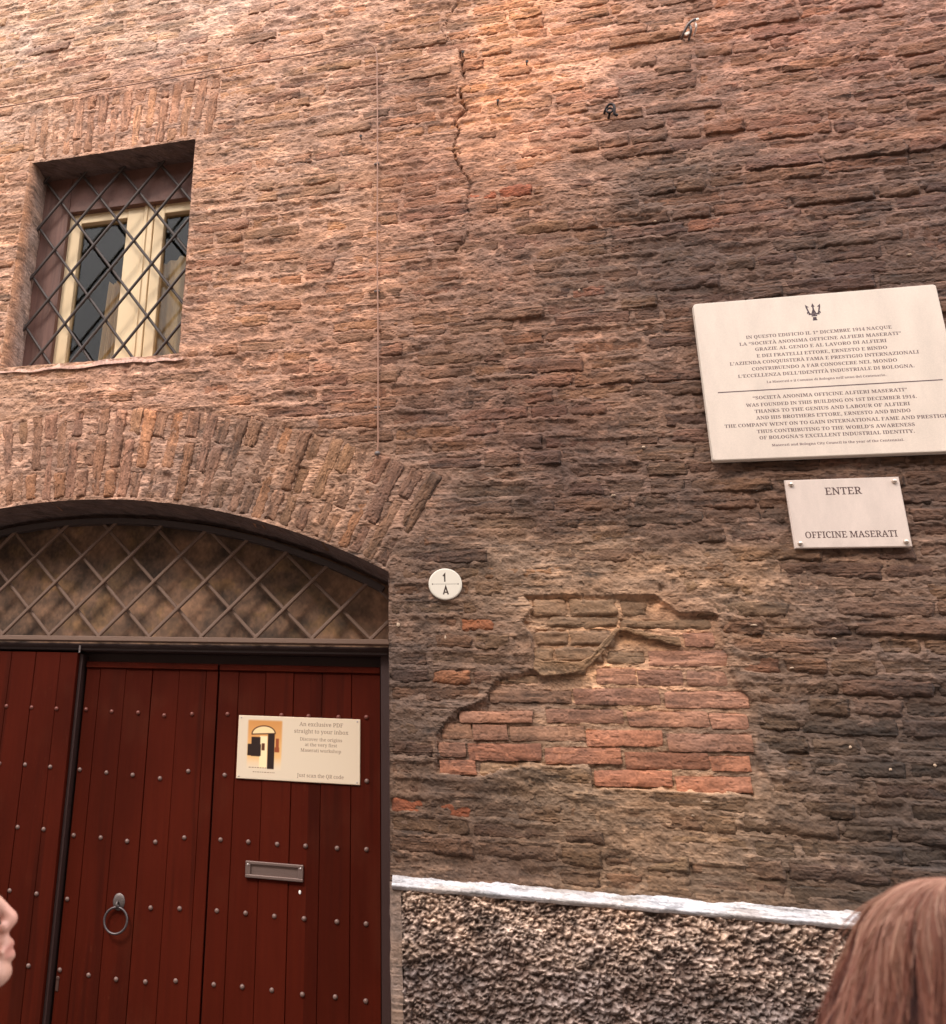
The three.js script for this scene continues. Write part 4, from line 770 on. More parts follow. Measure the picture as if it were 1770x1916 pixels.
{
  const w = 0.473, h = 0.239, K = 2000;
  const tex = canvasTex(Math.round(w * K), Math.round(h * K), (x, cw, ch) => {
    x.fillStyle = 'rgb(222,202,176)'; x.fillRect(0, 0, cw, ch);
    // the printed view of an arched entrance, fading out at its edges
    const X = (v) => (v + 0.823) * K, Y = (v) => (1.934 - v) * K;
    x.save();
    const g = x.createLinearGradient(0, Y(1.917), 0, Y(1.735)); g.addColorStop(0, 'rgb(206,142,78)'); g.addColorStop(0.35, 'rgb(222,158,92)'); g.addColorStop(0.75, 'rgb(236,184,120)'); g.addColorStop(1, 'rgba(246,216,176,0.2)');
    x.filter = 'blur(5px)'; x.fillStyle = g; x.fillRect(X(-0.783), Y(1.917), 0.134 * K, 0.185 * K); x.filter = 'none';
    x.filter = 'blur(2px)'; x.fillStyle = 'rgb(246,214,160)'; x.beginPath(); x.ellipse(X(-0.721), Y(1.866), 0.046 * K, 0.03 * K, -0.06, Math.PI, 0); x.closePath(); x.fill(); x.strokeStyle = 'rgb(58,30,18)'; x.lineWidth = 7; x.stroke();
    x.fillStyle = 'rgb(252,226,176)'; x.fillRect(X(-0.735), Y(1.858), 0.03 * K, 0.118 * K);
    x.fillStyle = 'rgb(40,22,16)'; x.fillRect(X(-0.768), Y(1.853), 0.035 * K, 0.072 * K); x.fillRect(X(-0.703), Y(1.868), 0.026 * K, 0.132 * K); x.fillRect(X(-0.782), Y(1.826), 0.052 * K, 0.043 * K);
    x.fillStyle = 'rgb(90,50,26)'; x.fillRect(X(-0.727), Y(1.83), 0.012 * K, 0.026 * K); x.fillStyle = 'rgb(150,72,36)'; x.fillRect(X(-0.672), Y(1.85), 0.012 * K, 0.05 * K); x.fillRect(X(-0.676), Y(1.817), 0.018 * K, 0.018 * K);
    x.restore();
    x.filter = 'blur(1px)'; x.fillStyle = 'rgba(110,76,54,0.8)'; for (let i = 0; i < 2; i++) { let q = [-0.775, -0.758][i]; const e = [-0.705, -0.672][i]; while (q < e) { const l = rr(0.003, 0.009); x.fillRect(X(q), Y([1.740, 1.724][i]), l * K, 5); q += l + 0.003; } } x.filter = 'none';
    x.fillStyle = 'rgb(112,82,66)'; x.textAlign = 'center'; x.textBaseline = 'middle';
    const line = (s, y, width, size) => { x.font = `${size}px serif`; const m = x.measureText(s).width; x.save(); x.translate(X(-0.498), Y(y)); x.scale(width * K / m, 1); x.fillText(s, 0, 0); x.restore(); };
    line('An exclusive PDF', 1.9085, 0.168, 40); line('straight to your inbox', 1.882, 0.208, 40); line('Discover the origins', 1.853, 0.162, 33); line('at the very first', 1.833, 0.123, 33); line('Maserati workshop', 1.812, 0.155, 33); line('Just scan the QR code', 1.719, 0.176, 36);
  });
  const o = thing('door_notice', 'pale printed notice with a sepia photograph screwed to the red door', 'notice', [-0.5865, 1.8145, -0.2645]);
  slab(w, h, 0.006, 0.002, new THREE.MeshStandardMaterial({ map: tex, roughness: 0.4 }), new THREE.MeshStandardMaterial({ color: lin(245, 220, 190), roughness: 0.5 }), o, 'print', 'board');
  for (const [sx, sy] of [[-1, 1], [1, 1], [-1, -1], [1, -1]]) part('screw', new THREE.SphereGeometry(0.0032, 10, 6).scale(1, 1, 0.5), steelM, o, [sx * (w / 2 - 0.011), sy * (h / 2 - 0.009), 0.0068]);
}
{
  const tex = canvasTex(512, 512, (x) => {
    x.fillStyle = 'rgb(214,204,188)'; x.fillRect(0, 0, 512, 512); x.strokeStyle = x.fillStyle = 'rgb(58,44,38)';
    x.lineWidth = 6; x.beginPath(); x.moveTo(40, 258); x.lineTo(472, 258); x.stroke(); for (const q of [44, 468]) { x.beginPath(); x.arc(q, 258, 11, 0, 7); x.fill(); }
    x.lineWidth = 24; x.lineCap = 'butt'; x.lineJoin = 'miter'; x.beginPath(); x.moveTo(222, 118); x.lineTo(250, 84); x.lineTo(250, 218); x.stroke();
    x.lineWidth = 23; x.beginPath(); x.moveTo(222, 442); x.lineTo(262, 306); x.lineTo(302, 442); x.moveTo(238, 402); x.lineTo(288, 402); x.stroke();
  });
  const [px, py] = W(833, 1092.5, 0.014), r = 0.0578, o = thing('house_number_plate', 'round cream enamel plate numbered 1 over A beside the arch', 'number plate', [px, py, 0.008]);
  part('plate', new THREE.LatheGeometry([[0, 0.0052], [r - 0.004, 0.0052], [r - 0.001, 0.0042], [r, 0.002], [r, -0.012], [0, -0.012]].map(([a, b]) => new THREE.Vector2(a, b)), 56).rotateX(Math.PI / 2), new THREE.MeshStandardMaterial({ color: lin(214, 204, 188), roughness: 0.3 }), o);
  const f = new THREE.CircleGeometry(r - 0.0045, 48); part('number', f, new THREE.MeshStandardMaterial({ map: tex, roughness: 0.28 }), o, [0, 0, 0.0056]);
}

// ---------------------------------------------------------------- cable, hooks, nails
{
  const o = thing('wall_cable', 'thin pale cable running over the window and down to the arch', 'cable');
  const pts = [], on = (x, y) => pts.push([x, y, und(x, y) + (y > 4.89 ? 0.024 : 0.016) + 0.003 * vn(x * 9, y * 9)]);
  for (let x = -3.2; x < -0.32; x += 0.12) on(x, 4.9055 + 0.004 * (vn(x * 3, 1) - 0.5));
  on(-0.292, 4.898); on(-0.268, 4.872);
  for (let y = 4.82; y > 2.93; y -= 0.11) on(-0.259 + 0.003 * (vn(y * 4, 2) - 0.5), y); on(-0.262, 2.912);
  part('cable', tube(pts, 0.0031, 420, 6), new THREE.MeshStandardMaterial({ color: lin(150, 108, 86), roughness: 0.6 }), o);
  for (const y of [4.25, 3.62, 3.1]) part('clip', mergeGeometries([rbox(-0.266, -0.252, y - 0.004, y + 0.004, und(-0.259, y) + 0.004, und(-0.259, y) + 0.016, 0.002), new THREE.SphereGeometry(0.0045, 8, 6).translate(-0.27, y, und(-0.259, y) + 0.01)]), ironM, o);
  part('nail', mergeGeometries([new THREE.CylinderGeometry(0.0035, 0.0035, 0.05, 8).rotateX(Math.PI / 2).translate(-0.262, 2.908, 0.0), new THREE.SphereGeometry(0.011, 12, 8).scale(1, 0.9, 0.7).translate(-0.262, 2.906, 0.018)]), ironM, o);
}
{
  const [x, y] = W(1290, 62), o = thing('white_wall_bracket', 'small bent bracket with chipped white paint near the top right', 'bracket', [x, y, 0]);
  const white = new THREE.MeshStandardMaterial({ color: lin(232, 214, 200), roughness: 0.6 });
  part('arm', tube([[-0.030, -0.018, -0.02], [-0.028, -0.018, 0.02], [-0.014, 0.004, 0.04], [0.004, 0.018, 0.045], [0.014, 0.022, 0.045]], 0.0055, 30, 8), ironM, o);
  part('painted_tip', rbox(0.008, 0.034, 0.013, 0.024, 0.035, 0.043, 0.003).rotateZ(0.25), white, o); part('painted_tip', rbox(-0.036, -0.016, -0.022, -0.008, 0.022, 0.03, 0.003).rotateZ(0.5), white, o);
  part('leg', tube([[-0.006, 0.004, 0.036], [-0.004, -0.02, 0.034], [-0.006, -0.034, 0.006], [-0.006, -0.034, -0.03]], 0.005, 20, 8), ironM, o);
  part('leg', tube([[0.014, 0.012, 0.036], [0.016, -0.008, 0.034], [0.014, -0.014, -0.03]], 0.004, 16, 8), white, o);
}
{
  const [x, y] = W(1142, 218), o = thing('black_wall_hook', 'small black bent iron hook in the dark brickwork above the middle', 'hook', [x, y, 0]);
  const blk = new THREE.MeshStandardMaterial({ color: new THREE.Color().setRGB(0.03, 0.022, 0.022), roughness: 0.6, metalness: 0.5 });
  part('hook', tube([[-0.022, 0.014, -0.03], [-0.020, 0.018, 0.02], [-0.008, 0.030, 0.034], [0.006, 0.026, 0.036], [0.010, 0.004, 0.036], [0.010, -0.018, 0.03], [0.022, -0.022, 0.026]], 0.0052, 50, 8), blk, o);
  part('eye', new THREE.TorusGeometry(0.011, 0.004, 8, 20).translate(-0.006, 0.008, 0.026), blk, o);
  part('spike', rod([-0.012, -0.014, -0.03], [-0.008, -0.012, 0.03], 0.005), blk, o);
}
{
  const nailG = mergeGeometries([new THREE.CylinderGeometry(0.003, 0.0025, 0.05, 8).rotateX(Math.PI / 2).translate(0, 0, -0.01), new THREE.CylinderGeometry(0.0065, 0.006, 0.004, 10).rotateX(Math.PI / 2).translate(0, 0, 0.016)]);
  const at = [[866, 105, 'nail at the foot of the crack high on the wall'], [985, 124, 'nail in the orange bricks right of the crack'], [931, 197, 'nail in the orange bricks halfway down the crack'], [676, 263, 'nail just left of the hanging cable']];
  let first = null;
  for (const [px, py, l] of at) { const [x, y] = W(px, py); let o; if (!first) { o = first = new THREE.Mesh(nailG, new THREE.MeshStandardMaterial({ color: new THREE.Color().setRGB(0.03, 0.02, 0.018), roughness: 0.8 })); } else o = first.clone(); o.name = numbered('nail'); o.position.set(x, y, 0.006 + und(x, y)); o.userData = { label: 'rusty iron ' + l, category: 'nail', group: 'nails in the wall' }; scene.add(o); }
}

// ---------------------------------------------------------------- ground
{
  const pave = new THREE.MeshStandardMaterial({ color: new THREE.Color().setRGB(0.22, 0.19, 0.17), roughness: 0.9, map: paintMap });
  struct('ground', new THREE.PlaneGeometry(400, 400).rotateX(-Math.PI / 2).translate(0, -0.13, 60), new THREE.MeshStandardMaterial({ color: new THREE.Color().setRGB(0.1, 0.09, 0.085), roughness: 0.95 }));
  struct('pavement', rbox(-14, 14, -0.2, 0, -0.4, 3.9, 0.02), pave);
  struct('pavement', rbox(-14, 14, -0.2, 0, 5.6, 6.6, 0.02), pave).name = 'pavement_001';
  // the house front across the narrow street, behind the photographer: it shades the lower wall and shows in the glass
  const front = new THREE.Group(); front.name = 'building'; front.userData.kind = 'structure'; front.position.set(0, 0, 6.4); scene.add(front);
  const render = new THREE.MeshStandardMaterial({ color: new THREE.Color().setRGB(0.36, 0.27, 0.2), roughness: 0.95, map: paintMap }), dark = new THREE.MeshStandardMaterial({ color: new THREE.Color().setRGB(0.05, 0.06, 0.05), roughness: 0.5 });
  part('facade', box(-14, 14, 0, 6.4, 0, 0.5), render, front); part('eave', rbox(-14.2, 14.2, 6.4, 6.6, -0.6, 0.6, 0.03), dark, front);
  for (let i = -4; i < 5; i++) for (const y of [1.0, 4.1]) { part('shutter', rbox(i * 2.9 - 0.5, i * 2.9 + 0.5, y, y + 1.9, -0.04, 0.0, 0.01), dark, front); part('window_ledge', rbox(i * 2.9 - 0.6, i * 2.9 + 0.6, y - 0.12, y - 0.02, -0.12, 0.02, 0.01), render, front); }
}

// ---------------------------------------------------------------- people at the lower edge of the picture
// smooth bodies: distances to tapered capsules and ellipsoids, meshed with surface nets
function surfaceNet(f, lo, hi, cell) {
  const n = [0, 1, 2].map((k) => Math.ceil((hi[k] - lo[k]) / cell) + 1), [nx, ny, nz] = n, F = new Float32Array(nx * ny * nz), id = (i, j, k) => (k * ny + j) * nx + i;
  for (let k = 0; k < nz; k++) for (let j = 0; j < ny; j++) for (let i = 0; i < nx; i++) F[id(i, j, k)] = f(lo[0] + i * cell, lo[1] + j * cell, lo[2] + k * cell);
  const V = new Int32Array(nx * ny * nz).fill(-1), P = [], I = [];
  for (let k = 0; k < nz - 1; k++) for (let j = 0; j < ny - 1; j++) for (let i = 0; i < nx - 1; i++) {
    let c = 0, sx = 0, sy = 0, sz = 0;
    for (let e = 0; e < 12; e++) {
      const ax = e >> 2, b = e & 3, p = [0, 0, 0]; p[(ax + 1) % 3] = b & 1; p[(ax + 2) % 3] = b >> 1; const q = [...p]; q[ax] = 1;
      const a = F[id(i + p[0], j + p[1], k + p[2])], d = F[id(i + q[0], j + q[1], k + q[2])];
      if (a < 0 !== d < 0) { const t = a / (a - d); sx += p[0] + (q[0] - p[0]) * t; sy += p[1] + (q[1] - p[1]) * t; sz += p[2] + (q[2] - p[2]) * t; c++; }
    }
    if (c) { V[id(i, j, k)] = P.length / 3; P.push(lo[0] + (i + sx / c) * cell, lo[1] + (j + sy / c) * cell, lo[2] + (k + sz / c) * cell); }
  }
  const quad = (a, b, c, d, flip) => { if (a < 0 || b < 0 || c < 0 || d < 0) return; if (flip) I.push(a, b, c, a, c, d); else I.push(a, c, b, a, d, c); };
  for (let k = 1; k < nz - 1; k++) for (let j = 1; j < ny - 1; j++) for (let i = 1; i < nx - 1; i++) {
    const a = F[id(i, j, k)] < 0;
    if (a !== F[id(i + 1, j, k)] < 0) quad(V[id(i, j - 1, k - 1)], V[id(i, j, k - 1)], V[id(i, j, k)], V[id(i, j - 1, k)], a);
    if (a !== F[id(i, j + 1, k)] < 0) quad(V[id(i - 1, j, k - 1)], V[id(i - 1, j, k)], V[id(i, j, k)], V[id(i, j, k - 1)], a);
    if (a !== F[id(i, j, k + 1)] < 0) quad(V[id(i - 1, j - 1, k)], V[id(i, j - 1, k)], V[id(i, j, k)], V[id(i - 1, j, k)], a);
  }
  const g = new THREE.BufferGeometry(); g.setAttribute('position', new THREE.Float32BufferAttribute(P, 3)); g.setIndex(I); g.computeVertexNormals(); return g;
}
const smin = (a, b, k) => { const h = Math.max(k - Math.abs(a - b), 0) / k; return Math.min(a, b) - h * h * k * 0.25; };
function cap(x, y, z, a, b, ra, rb) { const dx = b[0] - a[0], dy = b[1] - a[1], dz = b[2] - a[2], t = clamp(((x - a[0]) * dx + (y - a[1]) * dy + (z - a[2]) * dz) / (dx * dx + dy * dy + dz * dz)); return Math.hypot(x - a[0] - dx * t, y - a[1] - dy * t, z - a[2] - dz * t) - mix(ra, rb, t); }
function ell(x, y, z, c, r) { const a = (x - c[0]) / r[0], b = (y - c[1]) / r[1], d = (z - c[2]) / r[2], k0 = Math.hypot(a, b, d), k1 = Math.hypot(a / r[0], b / r[1], d / r[2]); return k1 < 1e-6 ? -Math.min(...r) : k0 * (k0 - 1) / k1; }
function headSDF(x, y, z) {
  const s = Math.abs(x);
  let d = ell(x, y, z, [0, 0.03, -0.012], [0.074, 0.086, 0.097]);
  d = smin(d, ell(x, y, z, [0, -0.03, 0.03], [0.060, 0.082, 0.062]), 0.03);
  d = smin(d, cap(s, y, z, [0.046, -0.058, 0.0], [0.012, -0.100, 0.066], 0.022, 0.02), 0.022);
  d = smin(d, cap(s, y, z, [0.0, -0.104, 0.083], [0.008, -0.104, 0.081], 0.018, 0.016), 0.014);
  d = smin(d, cap(s, y, z, [0.0, 0.022, 0.078], [0.034, 0.020, 0.066], 0.011, 0.012), 0.014);
  d = smin(d, cap(s, y, z, [0.036, -0.026, 0.060], [0.046, -0.022, 0.044], 0.02, 0.02), 0.02);
  const o = ell(s, y, z, [0.032, -0.001, 0.1], [0.018, 0.011, 0.024]); d = -smin(-d, o, 0.012);
  d = smin(d, cap(x, y, z, [0, 0.006, 0.087], [0, -0.040, 0.1105], 0.0075, 0.0118), 0.01);
  d = smin(d, cap(s, y, z, [0, -0.056, 0.097], [0.006, -0.066, 0.096], 0.0085, 0.008), 0.012);
  d = smin(d, cap(s, y, z, [0.006, -0.046, 0.104], [0.0115, -0.047, 0.098], 0.0075, 0.0072), 0.006);
  d = smin(d, cap(s, y, z, [0.0, -0.0725, 0.1025], [0.02, -0.077, 0.089], 0.0082, 0.004), 0.006);
  d = smin(d, cap(s, y, z, [0.0, -0.0875, 0.1015], [0.018, -0.084, 0.089], 0.0082, 0.004), 0.005);
  d = smin(d, ell(s, y, z, [0.077, -0.012, -0.012], [0.007, 0.031, 0.018]), 0.006);
  d = smin(d, cap(x, y, z, [0, -0.07, -0.022], [0, -0.2, -0.035], 0.052, 0.058), 0.03);
  return d;
}
// a standing figure below the head; H is the height of the head's centre over the ground
function joints(H) {
  const k = H / 1.5, y = (v) => v - H;                  // heights measured from the ground, in the head's frame
  return [1, -1].map((s) => ({
    s, sh: [0.165 * k * s, y(1.27 * k), -0.035], el: [0.215 * k * s, y(0.985 * k), -0.05], wr: [0.225 * k * s, y(0.755 * k), 0.005], hp: [0.085 * k * s, y(0.82 * k), -0.03], kn: [0.1 * k * s, y(0.45 * k), -0.015], an: [0.105 * k * s, y(0.085), -0.04], to: [0.12 * k * s, y(0.035), 0.11], k,
  }));
}
function bodySDF(J, H, off) {
  const y = (v) => v * J[0].k - H, k = J[0].k;
  return (px, py, pz) => {
    let d = cap(px, py, pz, [0, y(1.19), -0.03], [0, y(1.05), -0.025], 0.118 * k + off, 0.105 * k + off);
    d = smin(d, cap(px, py, pz, [-0.1 * k, y(1.24), -0.035], [0.1 * k, y(1.24), -0.035], 0.078 * k + off, 0.078 * k + off), 0.06);
    d = smin(d, ell(px, py, pz, [0, y(0.87), -0.03], [0.15 * k + off, 0.15 * k + off, 0.105 * k + off]), 0.08);
    d = smin(d, cap(px, py, pz, [0, y(1.3), -0.035], [0, y(1.42), -0.03], 0.062 + off, 0.052 + off * 0.5), 0.03);
    return d;
  };
}
const limb = (J, o) => (x, y, z) => { let d = 9; for (const j of J) { d = Math.min(d, smin(cap(x, y, z, j.sh, j.el, 0.05 + o, 0.04 + o), cap(x, y, z, j.el, j.wr, 0.039 + o, 0.026 + o), 0.02)); } return d; };
const legs = (J, o) => (x, y, z) => { let d = 9; for (const j of J) d = Math.min(d, smin(cap(x, y, z, j.hp, j.kn, 0.08 + o, 0.055 + o), cap(x, y, z, j.kn, j.an, 0.054 + o, 0.038 + o * 1.4), 0.03)); return d; };
function handGeo(j) {                                   // relaxed hand: palm, four unequal curled fingers and a thumb
  const s = j.s, [wx, wy, wz] = j.wr, bones = [[[wx, wy, wz], [wx, wy - 0.05, wz + 0.008], 0.023, 0.026]];
  [[0.030, 0.072], [0.011, 0.080], [-0.009, 0.075], [-0.027, 0.060]].forEach(([dz, L]) => {
    const a = [wx, wy - 0.078, wz + 0.008 + dz], b = [wx - s * 0.006, a[1] - L * 0.45, a[2] + 0.002], c = [wx - s * 0.018, b[1] - L * 0.32, b[2]], e = [wx - s * 0.032, c[1] - L * 0.2, c[2] - 0.001];
    bones.push([[wx, wy - 0.04, wz + 0.008 + dz * 0.6], a, 0.013, 0.0105], [a, b, 0.0098, 0.009], [b, c, 0.009, 0.0082], [c, e, 0.0082, 0.0068]);
  });
  bones.push([[wx, wy - 0.025, wz + 0.026], [wx - s * 0.012, wy - 0.062, wz + 0.055], 0.014, 0.011], [[wx - s * 0.012, wy - 0.062, wz + 0.055], [wx - s * 0.02, wy - 0.095, wz + 0.06], 0.0105, 0.008]);
  return surfaceNet((x, y, z) => { let d = 9; for (const [a, b, ra, rb] of bones) d = smin(d, cap(x, y, z, a, b, ra, rb), 0.006); return d; }, [wx - 0.06, wy - 0.19, wz - 0.06], [wx + 0.06, wy + 0.03, wz + 0.11], 0.0042);
}
const bare = (g) => {                                  // skin: a little redder on lips and nose, mottled elsewhere
  g.deleteAttribute('uv'); const p = g.attributes.position, c = new Float32Array(p.count * 3);
  for (let i = 0; i < p.count; i++) { const [x, y, z] = g.userData.rest ? [g.userData.rest[i * 3], g.userData.rest[i * 3 + 1], g.userData.rest[i * 3 + 2]] : [9, 9, 9], n = 0.9 + 0.2 * fbm(p.getX(i) * 70 + p.getZ(i) * 40, p.getY(i) * 70, 3), lip = smooth(0.0125, 0.006, Math.abs(y + 0.080)) * smooth(0.086, 0.096, z) * smooth(0.026, 0.018, Math.abs(x)), rosy = smooth(0.04, 0.015, Math.hypot(x, y + 0.045, z - 0.11)) * 0.5; c.set([n * (1 - 0.1 * lip), n * (1 - 0.28 * lip - 0.18 * rosy), n * (1 - 0.26 * lip - 0.16 * rosy)], i * 3); }
  g.setAttribute('color', new THREE.BufferAttribute(c, 3)); return g;
};
function person(label, pos, yaw, H, skin, top, bottom, tilt = 0) {
  const p = thing('person', label, 'person', [pos.x, pos.y - H, pos.z]); p.rotation.y = yaw;
  const J = joints(H), up = [0, H, 0], body = bodySDF(J, H, 0), arm = limb(J, 0), leg = legs(J, 0);
  const lo = [-0.36, -H + 0.02, -0.26], hi = [0.36, -0.1, 0.2];
  const skinM = new THREE.MeshPhysicalMaterial({ color: skin, vertexColors: true, roughness: 0.5, sheen: 0.2, sheenColor: new THREE.Color().setRGB(0.6, 0.3, 0.2) });
  const nod = new THREE.Matrix4().makeTranslation(0, -0.12, -0.03).multiply(new THREE.Matrix4().makeRotationX(-tilt)).multiply(new THREE.Matrix4().makeTranslation(0, 0.12, 0.03));
  p.nod = nod;
  const head = surfaceNet(headSDF, [-0.1, -0.2, -0.13], [0.1, 0.13, 0.14], 0.0032);
  head.userData.rest = head.attributes.position.array.slice(); head.applyMatrix4(nod);
  const trunk = surfaceNet((x, y, z) => smin(smin(body(x, y, z), arm(x, y, z), 0.04), leg(x, y, z), 0.05), lo, hi, 0.014);
  part('body', mergeGeometries([head, trunk, ...J.map(handGeo)].map(bare)), skinM, p, up);
  const wrinkle = (x, y, z) => 0.006 * (fbm(x * 14 + z * 9, y * 20, 2) - 0.5);
  const bo = bodySDF(J, H, 0.016), ao = limb(J, 0.014), hem = 0.70 * J[0].k - H, cuff = J[0].wr[1] + 0.02, neck = 1.345 * J[0].k - H;
  part('jacket', surfaceNet((x, y, z) => Math.max(smin(bo(x, y, z), ao(x, y, z), 0.05) + wrinkle(x, y, z), y - neck, (Math.abs(x) > 0.165 ? cuff : hem) - y), lo, hi, 0.011), new THREE.MeshStandardMaterial({ color: top, roughness: 0.9 }), p, up);
  const lg = legs(J, 0.016), waist = 0.84 * J[0].k - H;
  part('trousers', surfaceNet((x, y, z) => Math.max(smin(lg(x, y, z), ell(x, y, z, [0, 0.85 * J[0].k - H, -0.03], [0.166, 0.15, 0.124]), 0.05) + wrinkle(x, y, z), y - waist, 0.07 - H - y), lo, hi, 0.013), new THREE.MeshStandardMaterial({ color: bottom, roughness: 0.9 }), p, up);
  for (const j of J) part('shoe', surfaceNet((x, y, z) => Math.max(smin(cap(x, y, z, j.an, j.to, 0.05, 0.042), cap(x, y, z, [j.an[0], j.an[1] + 0.03, j.an[2]], [j.an[0], 0.05 - H, j.an[2] - 0.02], 0.048, 0.045), 0.03), -H - y), [j.an[0] - 0.09, -H - 0.01, -0.16], [j.an[0] + 0.1, -H + 0.16, 0.2], 0.01), new THREE.MeshStandardMaterial({ color: lin(48, 40, 38), roughness: 0.6 }), p, up);
  const eyeM = new THREE.MeshPhysicalMaterial({ color: 0xe8e0d8, roughness: 0.15 }), iris = new THREE.MeshStandardMaterial({ color: 0x3a2518, roughness: 0.2 });
  for (const s of [-1, 1]) { part('eye', new THREE.SphereGeometry(0.0118, 16, 12).translate(0.031 * s, -0.001, 0.0695).applyMatrix4(nod), eyeM, p, up); part('iris', new THREE.SphereGeometry(0.0058, 12, 8).scale(1, 1, 0.35).translate(0.031 * s, -0.001, 0.0803).applyMatrix4(nod), iris, p, up); }
  return p;
}
// left: the profile of a bespectacled person looking along the wall
{
  const d = dirOf(37, 1801), P = camera.position.clone().addScaledVector(d, 1.27), flat = new THREE.Vector3(d.x, 0, d.z).normalize();
  const ang = Math.atan2(-flat.z, flat.x) - Math.PI / 2 + 0.16;     // turned a little towards the wall
  const f = new THREE.Vector3(Math.cos(ang), 0, -Math.sin(ang)), yaw = Math.atan2(f.x, f.z);
  const pos = P.clone().addScaledVector(f, -0.100).add(new THREE.Vector3(0, 0.058, 0)), H = pos.y;
  const p = person('person in glasses seen in profile at the left edge, facing the door', pos, yaw, H, new THREE.Color().setRGB(0.62, 0.34, 0.25), lin(70, 74, 86), lin(52, 54, 66), 0.32);
  const hair = surfaceNet((x, y, z) => { const d0 = ell(x, y, z, [0, 0.036, -0.02], [0.085, 0.094, 0.104]) + 0.006 * (ridge(vn(x * 60 + z * 40, y * 30)) - 0.5); return Math.max(d0, -(headSDF(x, y, z) + 0.002), 0.055 * smooth(-0.02, 0.07, z) - 0.06 * smooth(0.02, -0.06, z) - y); }, [-0.1, -0.09, -0.14], [0.1, 0.14, 0.11], 0.004);
  part('hair', hair.applyMatrix4(p.nod), new THREE.MeshStandardMaterial({ color: lin(74, 66, 66), roughness: 0.6 }), p, [0, H, 0]);
  const gm = new THREE.MeshStandardMaterial({ color: lin(30, 26, 30), roughness: 0.3 }), gl = new THREE.Group(); gl.name = 'glasses'; p.add(gl); gl.applyMatrix4(new THREE.Matrix4().makeTranslation(0, H, 0).multiply(p.nod).multiply(new THREE.Matrix4().makeTranslation(0, -0.014, 0.093)));
  for (const s of [-1, 1]) {
    const r = []; for (let i = 0; i < 28; i++) { const a = i / 28 * Math.PI * 2, c = Math.cos(a), q = Math.sin(a); r.push([0.035 * s + 0.026 * Math.sign(c) * Math.abs(c) ** 0.7, 0.0215 * Math.sign(q) * Math.abs(q) ** 0.7, -0.006 * (0.035 * s + 0.026 * c) ** 2 * 160]); }
    part('rim', tube(r, 0.0019, 60, 8, true), gm, gl);
    part('temple', tube([[0.061 * s, 0.008, -0.006], [0.076 * s, 0.006, -0.05], [0.080 * s, 0.002, -0.10], [0.078 * s, -0.02, -0.125]], 0.0022, 24, 6), gm, gl);
    part('lens', new THREE.CircleGeometry(0.024, 28).scale(1.06, 0.86, 1).translate(0.035 * s, 0, -0.002), new THREE.MeshPhysicalMaterial({ color: 0xb8bcc8, roughness: 0.03, transmission: 1, thickness: 0 }), gl);
  }
  part('bridge', tube([[-0.0095, 0.004, -0.001], [0, 0.008, 0.002], [0.0095, 0.004, -0.001]], 0.0019, 12, 6), gm, gl);
}
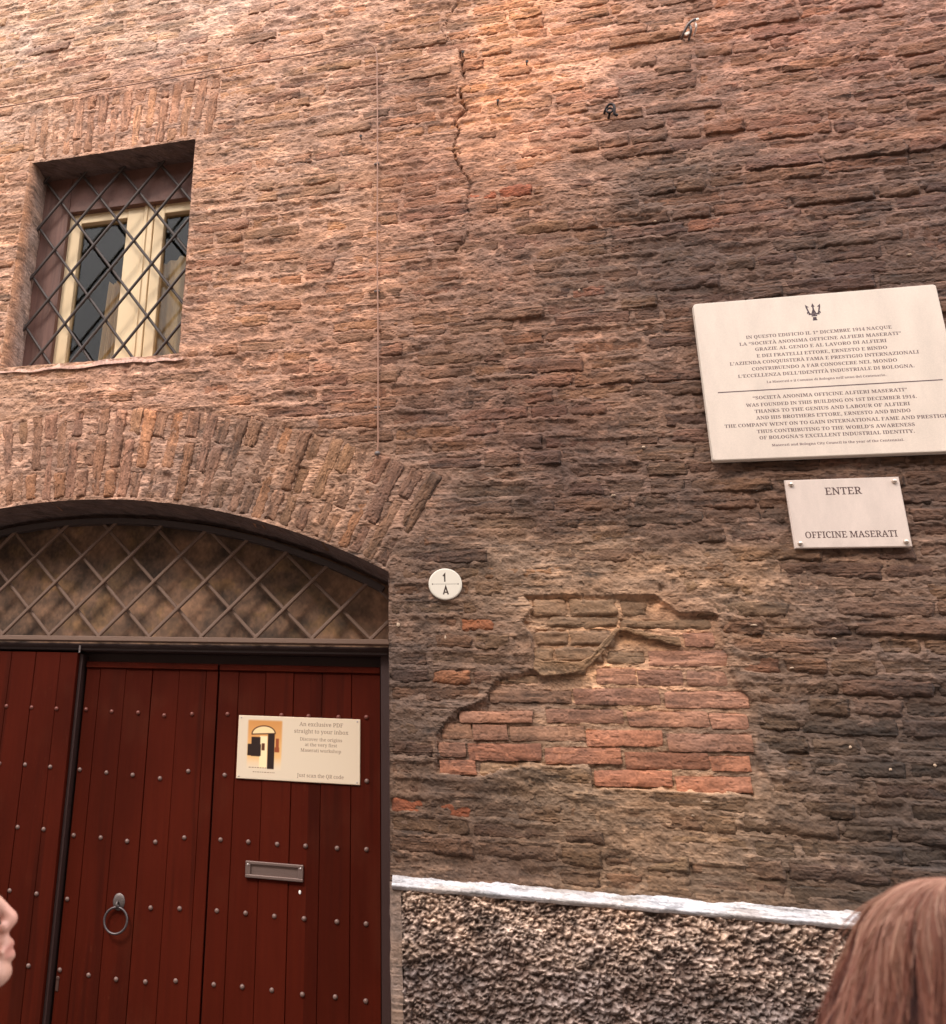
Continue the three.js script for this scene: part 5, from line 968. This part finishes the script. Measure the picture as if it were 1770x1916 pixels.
// right: someone with long reddish brown hair, seen from behind
{
  const d = dirOf(1790, 1644), P = camera.position.clone().addScaledVector(d, 0.87), flat = new THREE.Vector3(d.x, 0, d.z).normalize(), yaw = Math.atan2(flat.x, flat.z) + 0.12;
  const pos = P.clone().add(new THREE.Vector3(0, -0.128, 0)), H = pos.y;
  const p = person('person with long reddish brown hair seen from behind at the lower right', pos, yaw, H, new THREE.Color().setRGB(0.5, 0.26, 0.19), lin(58, 52, 58), lin(50, 52, 64));
  const prof = [[0, 0.002], [0.0035, 0.028], [0.0125, 0.048], [0.030, 0.069], [0.05, 0.083], [0.075, 0.095], [0.10, 0.107], [0.125, 0.121], [0.15, 0.134], [0.19, 0.146], [0.25, 0.150], [0.32, 0.146], [0.38, 0.13]];
  const R = (t) => { const k = t * (prof.length - 1), i = Math.min(prof.length - 2, Math.floor(k)), f = k - i, a = prof[i], b = prof[i + 1]; return [mix(a[0], b[0], f), mix(a[1], b[1], f)]; };
  const NA = 420, NT2 = 120, dark = lin3(70, 28, 20), mid = lin3(160, 90, 64), light = lin3(236, 180, 148);
  const wave = (a, t) => a + 0.16 * Math.sin(t * 5 + a * 2) * t;
  const sample = (a, t, lift = 0) => {
    const [dy, r0] = R(t), w = wave(a, t), c = Math.cos(w * 1), grow = smooth(0.15, 0.5, t);
    const lockA = ridge(vn(a * 2.4 + 20, t * 1.3 + 3)), lockB = ridge(vn(a * 5.6 + 60, t * 1.8 + 9)), fine = vn(a * 40, t * 3);
    const r = r0 + grow * (0.020 * (lockA - 0.6) + 0.010 * (lockB - 0.5)) + 0.0018 * (fine - 0.5) * smooth(0.02, 0.2, t) + lift;
    const front = smooth(0.5, 1.0, Math.cos(a)) * smooth(0.3, 0.45, t);
    return { p: [Math.sin(w) * r, -dy + 0.128 + (lift > 0 ? lift * 0.3 : 0), Math.cos(w) * r * 1.04 - 0.012 - front * 0.02], shade: clamp((-0.22 + 1.15 * (lockA * 0.55 + lockB * 0.45)) * grow + 0.78 * (1 - grow) + 0.34 * (fine - 0.5) - 0.22 * smooth(0.35, 0.9, t)) };  // sky highlight on the crown and shade lower down, painted into the colour
  };
  const col = (s) => [0, 1, 2].map((q) => (s < 0.5 ? mix(dark[q], mid[q], s * 2) : mix(mid[q], light[q], s * 2 - 1)) * 0.6);
  const shell = gridGeo(NA, NT2, (i, j) => { const s = sample(i / NA * Math.PI * 2 - Math.PI, j / NT2); return { p: s.p, uv: [i / NA, j / NT2], c: col(s.shade) }; });
  const I = [], ix = shell.index.array, pp = shell.attributes.position;
  for (let i = 0; i < ix.length; i += 3) { const x = pp.getX(ix[i]), y = pp.getY(ix[i]), z = pp.getZ(ix[i]); if (z > 0.02 && y < 0.055 && Math.abs(x) < 0.058 + 0.25 * Math.max(0, -0.05 - y)) continue; I.push(ix[i], ix[i + 1], ix[i + 2]); }
  shell.setIndex(I); shell.computeVertexNormals();
  const hm = new THREE.MeshPhysicalMaterial({ vertexColors: true, roughness: 0.48, specularIntensity: 0.7, sheen: 0.3, sheenColor: new THREE.Color().setRGB(0.5, 0.3, 0.22), sheenRoughness: 0.5 });
  const strands = [];
  for (let k = 0; k < 2300; k++) {
    const a = rr(-Math.PI, Math.PI); if (Math.cos(a) > 0.6) continue;
    const t0 = rr(0.0, 0.5), t1 = Math.min(1, t0 + rr(0.2, 0.6)), l0 = rr(0.0002, 0.003), wild = rnd() < 0.10 ? rr(0.004, 0.016) : 0, ph = rr(0, 9), pts = [];
    for (let q = 0; q <= 7; q++) { const t = mix(t0, t1, q / 7); pts.push(sample(a + 0.05 * Math.sin(q * 0.9 + ph) * t, t, l0 + wild * (q / 7) ** 2).p); }
    const g = tube(pts, rr(0.00035, 0.0007), 12, 3), c = col(clamp(sample(a, (t0 + t1) / 2).shade + rr(-0.15, 0.2))), C = new Float32Array(g.attributes.position.count * 3);
    for (let q = 0; q < C.length; q += 3) C.set(c, q); g.setAttribute('color', new THREE.BufferAttribute(C, 3)); strands.push(g);
  }
  part('hair', mergeGeometries([shell, ...strands].map((g) => { g.deleteAttribute('uv'); return g; })), hm, p, [0, H, 0]);
}
scene.traverse((o) => { if (o.isMesh) o.castShadow = o.receiveShadow = true; });
renderer.render(scene, camera);
